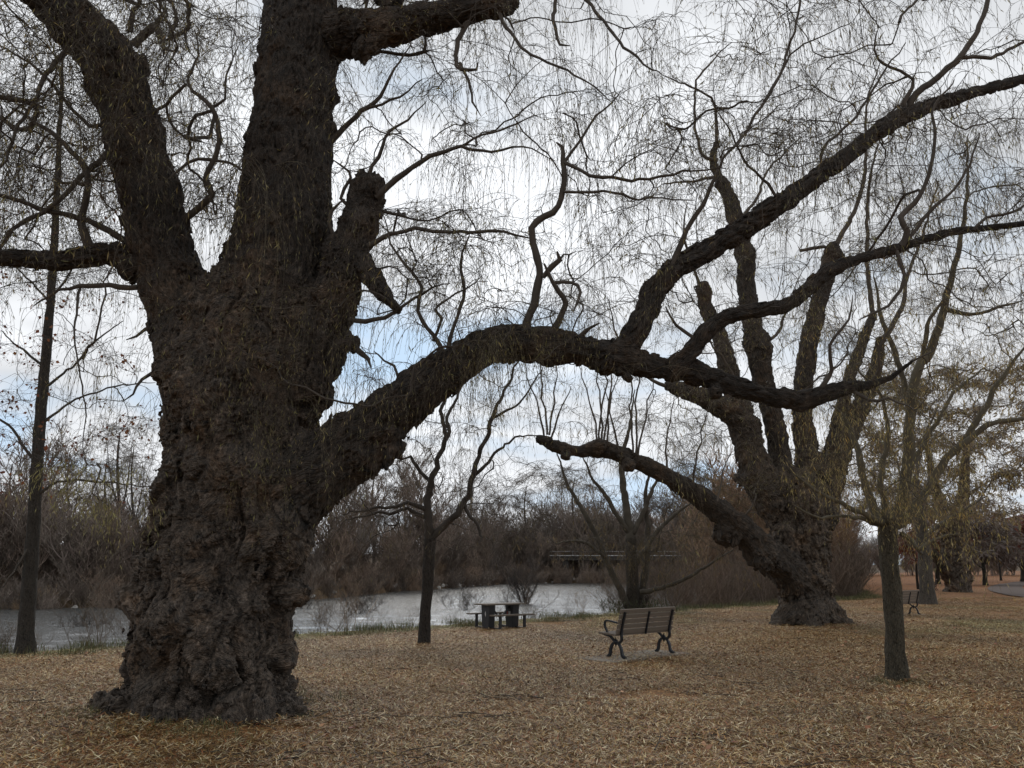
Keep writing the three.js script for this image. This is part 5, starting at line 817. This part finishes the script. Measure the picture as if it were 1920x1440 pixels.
function bench(label, half = 0.72, len = 1.66) {
  const t = thing('park_bench', label, 'bench', 'park benches');
  for (const x of [-half, half]) { const f = part('end_frame', shift(benchParts.back, x, 0, 0), M.iron, t); part('leg_arch', shift(benchParts.legs, x, 0, 0), M.iron, f); part('hub', shift(benchParts.hub, x, 0, 0), M.iron, f); part('seat_bracket', shift(benchParts.arms, x, 0, 0), M.iron, f); part('armrest', shift(benchParts.rest, x, 0, 0), M.iron, f); }
  part('back_strap', benchParts.strap, M.iron, t);
  for (let k = 0; k < 5; k++) { const g = benchParts.slat.clone(); g.scale(len, 1, 1); part('seat_slat', shift(g, 0, 0.432 - 0.004 * k, 0.295 - k * 0.088), M.slat, t); }
  for (let k = 0; k < 5; k++) { const g = benchParts.backSlat.clone(); g.scale(len, 1, 1); part('back_slat', shift(g, 0, 0.475 + k * 0.091, -0.118 - k * 0.0275, -0.30), M.slat, t); }
  return t;
}
const padAt = (p, turn, w, d, label) => { const g = box(w, 0.1, d, 0.012); const o = part('concrete_pad', g, M.concrete); o.position.set(p.x, p.y - 0.028, p.z); o.rotation.y = turn; return tag(o, label, 'pavement', null, 'structure'); };
{
  const a = ground(1158, 1237), b = ground(1244, 1226), mid = a.clone().lerp(b, 0.5), turn = Math.atan2(-(b.z - a.z), b.x - a.x) + Math.PI;  // the front faces the river
  const t = bench('slatted bench on a concrete pad, facing the river in the middle of the lawn'); t.position.set(mid.x, Math.max(heightAt(mid.x, mid.z), mid.y) + 0.03, mid.z); t.rotation.y = turn;
  padAt(V(mid.x - 0.12, mid.y + 0.008, mid.z + 0.02), turn, 2.3, 0.95, 'concrete pad under the bench in the middle of the lawn');
  const c = V(14.4, heightAt(14.4, -28.5), -28.5), t2 = bench('slatted bench half hidden behind the trunk of the young willow'); t2.position.set(c.x, c.y + 0.03, c.z); t2.rotation.y = turn;
  padAt(V(c.x - 0.15, c.y + 0.008, c.z), turn, 2.5, 0.95, 'concrete pad under the bench behind the young willow');
  const d = ground(1752, 1107), t3 = bench('distant bench beside the grey-barked tree'); t3.position.set(d.x, d.y, d.z); t3.rotation.y = Math.PI + 1.0;
  const e = ground(1887, 1080), t4 = bench('most distant bench, on the far lawn near the right edge'); t4.position.set(e.x, e.y, e.z); t4.rotation.y = Math.PI + 1.3;
}
// ------------------------------------------------------------------ picnic table
{
  const c = ground(938, 1180), t = thing('picnic_table', 'dark picnic table with pedestal legs and attached seats near the water', 'picnic table'); t.position.set(c.x, c.y, c.z); t.rotation.y = 0.62;
  const plank = (name, w, x, y, z, len) => part(name, shift(box(len, 0.04, w), x, y, z), M.darkSlat, t);
  for (let k = 0; k < 4; k++) plank('table_plank', 0.165, 0, 0.755, -0.26 + k * 0.173, 1.5);
  for (const s of [-1, 1]) for (let k = 0; k < 2; k++) plank('seat_plank', 0.13, 0, 0.455, s * (0.58 + k * 0.137), 1.5);
  const pan = new THREE.Shape(); pan.moveTo(-0.16, 0); pan.lineTo(0.16, 0); pan.lineTo(0.22, 0.733); pan.lineTo(-0.22, 0.733); pan.closePath();
  for (const s of [-1, 1]) {
    const g = new THREE.ExtrudeGeometry(pan, { depth: 0.2, bevelEnabled: true, bevelThickness: 0.012, bevelSize: 0.01, bevelSegments: 2 }); g.translate(0, 0, -0.1); g.rotateY(Math.PI / 2); g.translate(s * 0.45, 0, 0); const ped = part('pedestal', g, M.black, t);
    const bar = new THREE.BoxGeometry(0.06, 0.06, 1.4); part('cross_bar', shift(bar, s * 0.45, 0.06, 0), M.black, t);
    for (const q of [-1, 1]) { part('seat_post', shift(new THREE.BoxGeometry(0.07, 0.40, 0.07), s * 0.45, 0.234, q * 0.65), M.black, t); part('brace', shift(new THREE.BoxGeometry(0.03, 0.5, 0.05), s * 0.24, 0.56, q * 0.02, 0, 0, s * -0.75), M.black, t); }
    const em = s < 0 ? joinGeo([shift(new THREE.ConeGeometry(0.036, 0.08, 4), 0, 0.52, 0), shift(new THREE.ConeGeometry(0.036, 0.08, 4), 0, 0.42, 0, Math.PI), shift(new THREE.BoxGeometry(0.05, 0.03, 0.02), 0, 0.47, 0)]) : joinGeo([shift(new THREE.BoxGeometry(0.10, 0.09, 0.012), 0, 0.48, 0), shift(new THREE.BoxGeometry(0.05, 0.05, 0.012), 0.01, 0.42, 0)]);
    em.scale(1, 1, 0.15); em.rotateY(-Math.PI / 2 - 0.0); em.translate(s * 0.45 - 0.116, 0, 0.02); part('emblem', em, M.pale, ped);
    if (s > 0) part('red_mark', shift(new THREE.BoxGeometry(0.006, 0.22, 0.03), s * 0.45 - 0.115, 0.5, -0.10), M.red, ped);
  }
}
// ------------------------------------------------------------------ bridge far upstream, rocks on the far shore, the path at right, a fallen twig
{
  const a = at(1030, 1042, 137), b = at(1400, 1042, 137), t = thing('bridge', 'low bridge with a pale edge and rail crossing behind the trees upstream', 'bridge'), L = b.x - a.x; t.position.set((a.x + b.x) / 2, a.y, -137);
  part('deck', shift(new THREE.BoxGeometry(L, 0.7, 3), 0, -0.45, 0), M.deck, t); part('edge', shift(new THREE.BoxGeometry(L, 0.13, 0.2), 0, 0, 1.62), M.pale, t); part('rail', shift(new THREE.BoxGeometry(L, 0.05, 0.06), 0, 0.72, 1.5), M.pale, t);
  for (let k = 0; k < 13; k++) part('rail_post', shift(new THREE.BoxGeometry(0.04, 0.8, 0.04), -L / 2 + (k + 0.5) * L / 13, 0.36, 1.4), M.pale, t);
  for (const k of [-0.42, 0.1, 0.45]) part('pier', shift(new THREE.BoxGeometry(1, 5, 2.4), k * L, -3.2, 0), M.deck, t);
  const r = rng(8), rocks = [1, 2, 3].map((s) => { const g = new THREE.IcosahedronGeometry(0.4, 1), P = g.attributes.position; for (let i = 0; i < P.count; i++) { const k = 1 + 0.5 * noise3(P.getX(i) * 3 + s, P.getY(i) * 3, P.getZ(i) * 3); P.setXYZ(i, P.getX(i) * k * 1.4, P.getY(i) * k * 0.6, P.getZ(i) * k); } g.computeVertexNormals(); return g; });
  const RM = rocks.map(() => []); for (let k = 0; k < 230; k++) { const x = mix(-75, 45, r()), D = farShore(x) + 0.5 + 2.6 * r() + (r() < 0.3 ? 8 * r() : 0); RM[k % 3].push(new THREE.Matrix4().compose(V(x, heightAt(x, -D) + 0.12, -D), new THREE.Quaternion().setFromEuler(new THREE.Euler(r(), r() * 6, 0)), V(1, 1, 1).multiplyScalar(0.35 + 0.7 * r() * r()))); }
  rocks.forEach((g, i) => tag(copies('rocks', g, M.rock, RM[i]), 'pale stones scattered along the far shore', 'rocks', 'stones on the far shore', 'stuff'));
  const pts = [[1990, 1125], [1905, 1112], [1885, 1103], [1912, 1094], [1990, 1088]].map(([x, y]) => ground(x, y)), c = new THREE.CatmullRomCurve3(pts), n = 60, p = [], idx = [], uv = [];
  for (let k = 0; k <= n; k++) { const q = c.getPoint(k / n), d = c.getTangent(k / n), nx = -d.z, nz = d.x, l = Math.hypot(nx, nz); for (let s = 0; s <= 6; s++) { const o = (s / 6 - 0.5) * 2.6, x = q.x + nx / l * o, z = q.z + nz / l * o; p.push(x, heightAt(x, z) + 0.05, z); uv.push(x / 3, z / 3); } }
  for (let k = 0; k < n; k++) for (let s = 0; s < 6; s++) { const a0 = k * 7 + s; idx.push(a0, a0 + 7, a0 + 1, a0 + 1, a0 + 7, a0 + 8); }
  const g = new THREE.BufferGeometry(); g.setAttribute('position', new THREE.Float32BufferAttribute(p, 3)); g.setAttribute('uv', new THREE.Float32BufferAttribute(uv, 2)); g.setIndex(idx); g.computeVertexNormals(); tag(part('path', g, M.path), 'pinkish-grey path curving across the far lawn', 'path', null, 'structure');
  const q = ground(1236, 1412), tw = thing('fallen_twig', 'thin dark twig lying on the leaves in the foreground', 'twig'); tw.position.copy(q); const mb = new MB(); mb.tube([V(-0.06, 0.05, 0.1), V(0.02, 0.075, -0.1), V(0.07, 0.09, -0.28), V(0.09, 0.13, -0.4)], [0.006, 0.005, 0.004, 0.002], 5, [0.03, 0.024, 0.02]); mb.tube([V(0.02, 0.075, -0.1), V(0.12, 0.08, -0.16), V(0.2, 0.09, -0.16)], [0.004, 0.003, 0.002], 4, [0.03, 0.024, 0.02]); part('stem', mb.geo(), M.twig, tw);
}
let total = 0; scene.traverse((o) => { if (o.isMesh) { o.castShadow = o.receiveShadow = true; if (!o.isInstancedMesh) total += (o.geometry.index ? o.geometry.index.count : o.geometry.attributes.position.count) / 3; } });
console.log('triangles', total);
renderer.render(scene, camera);
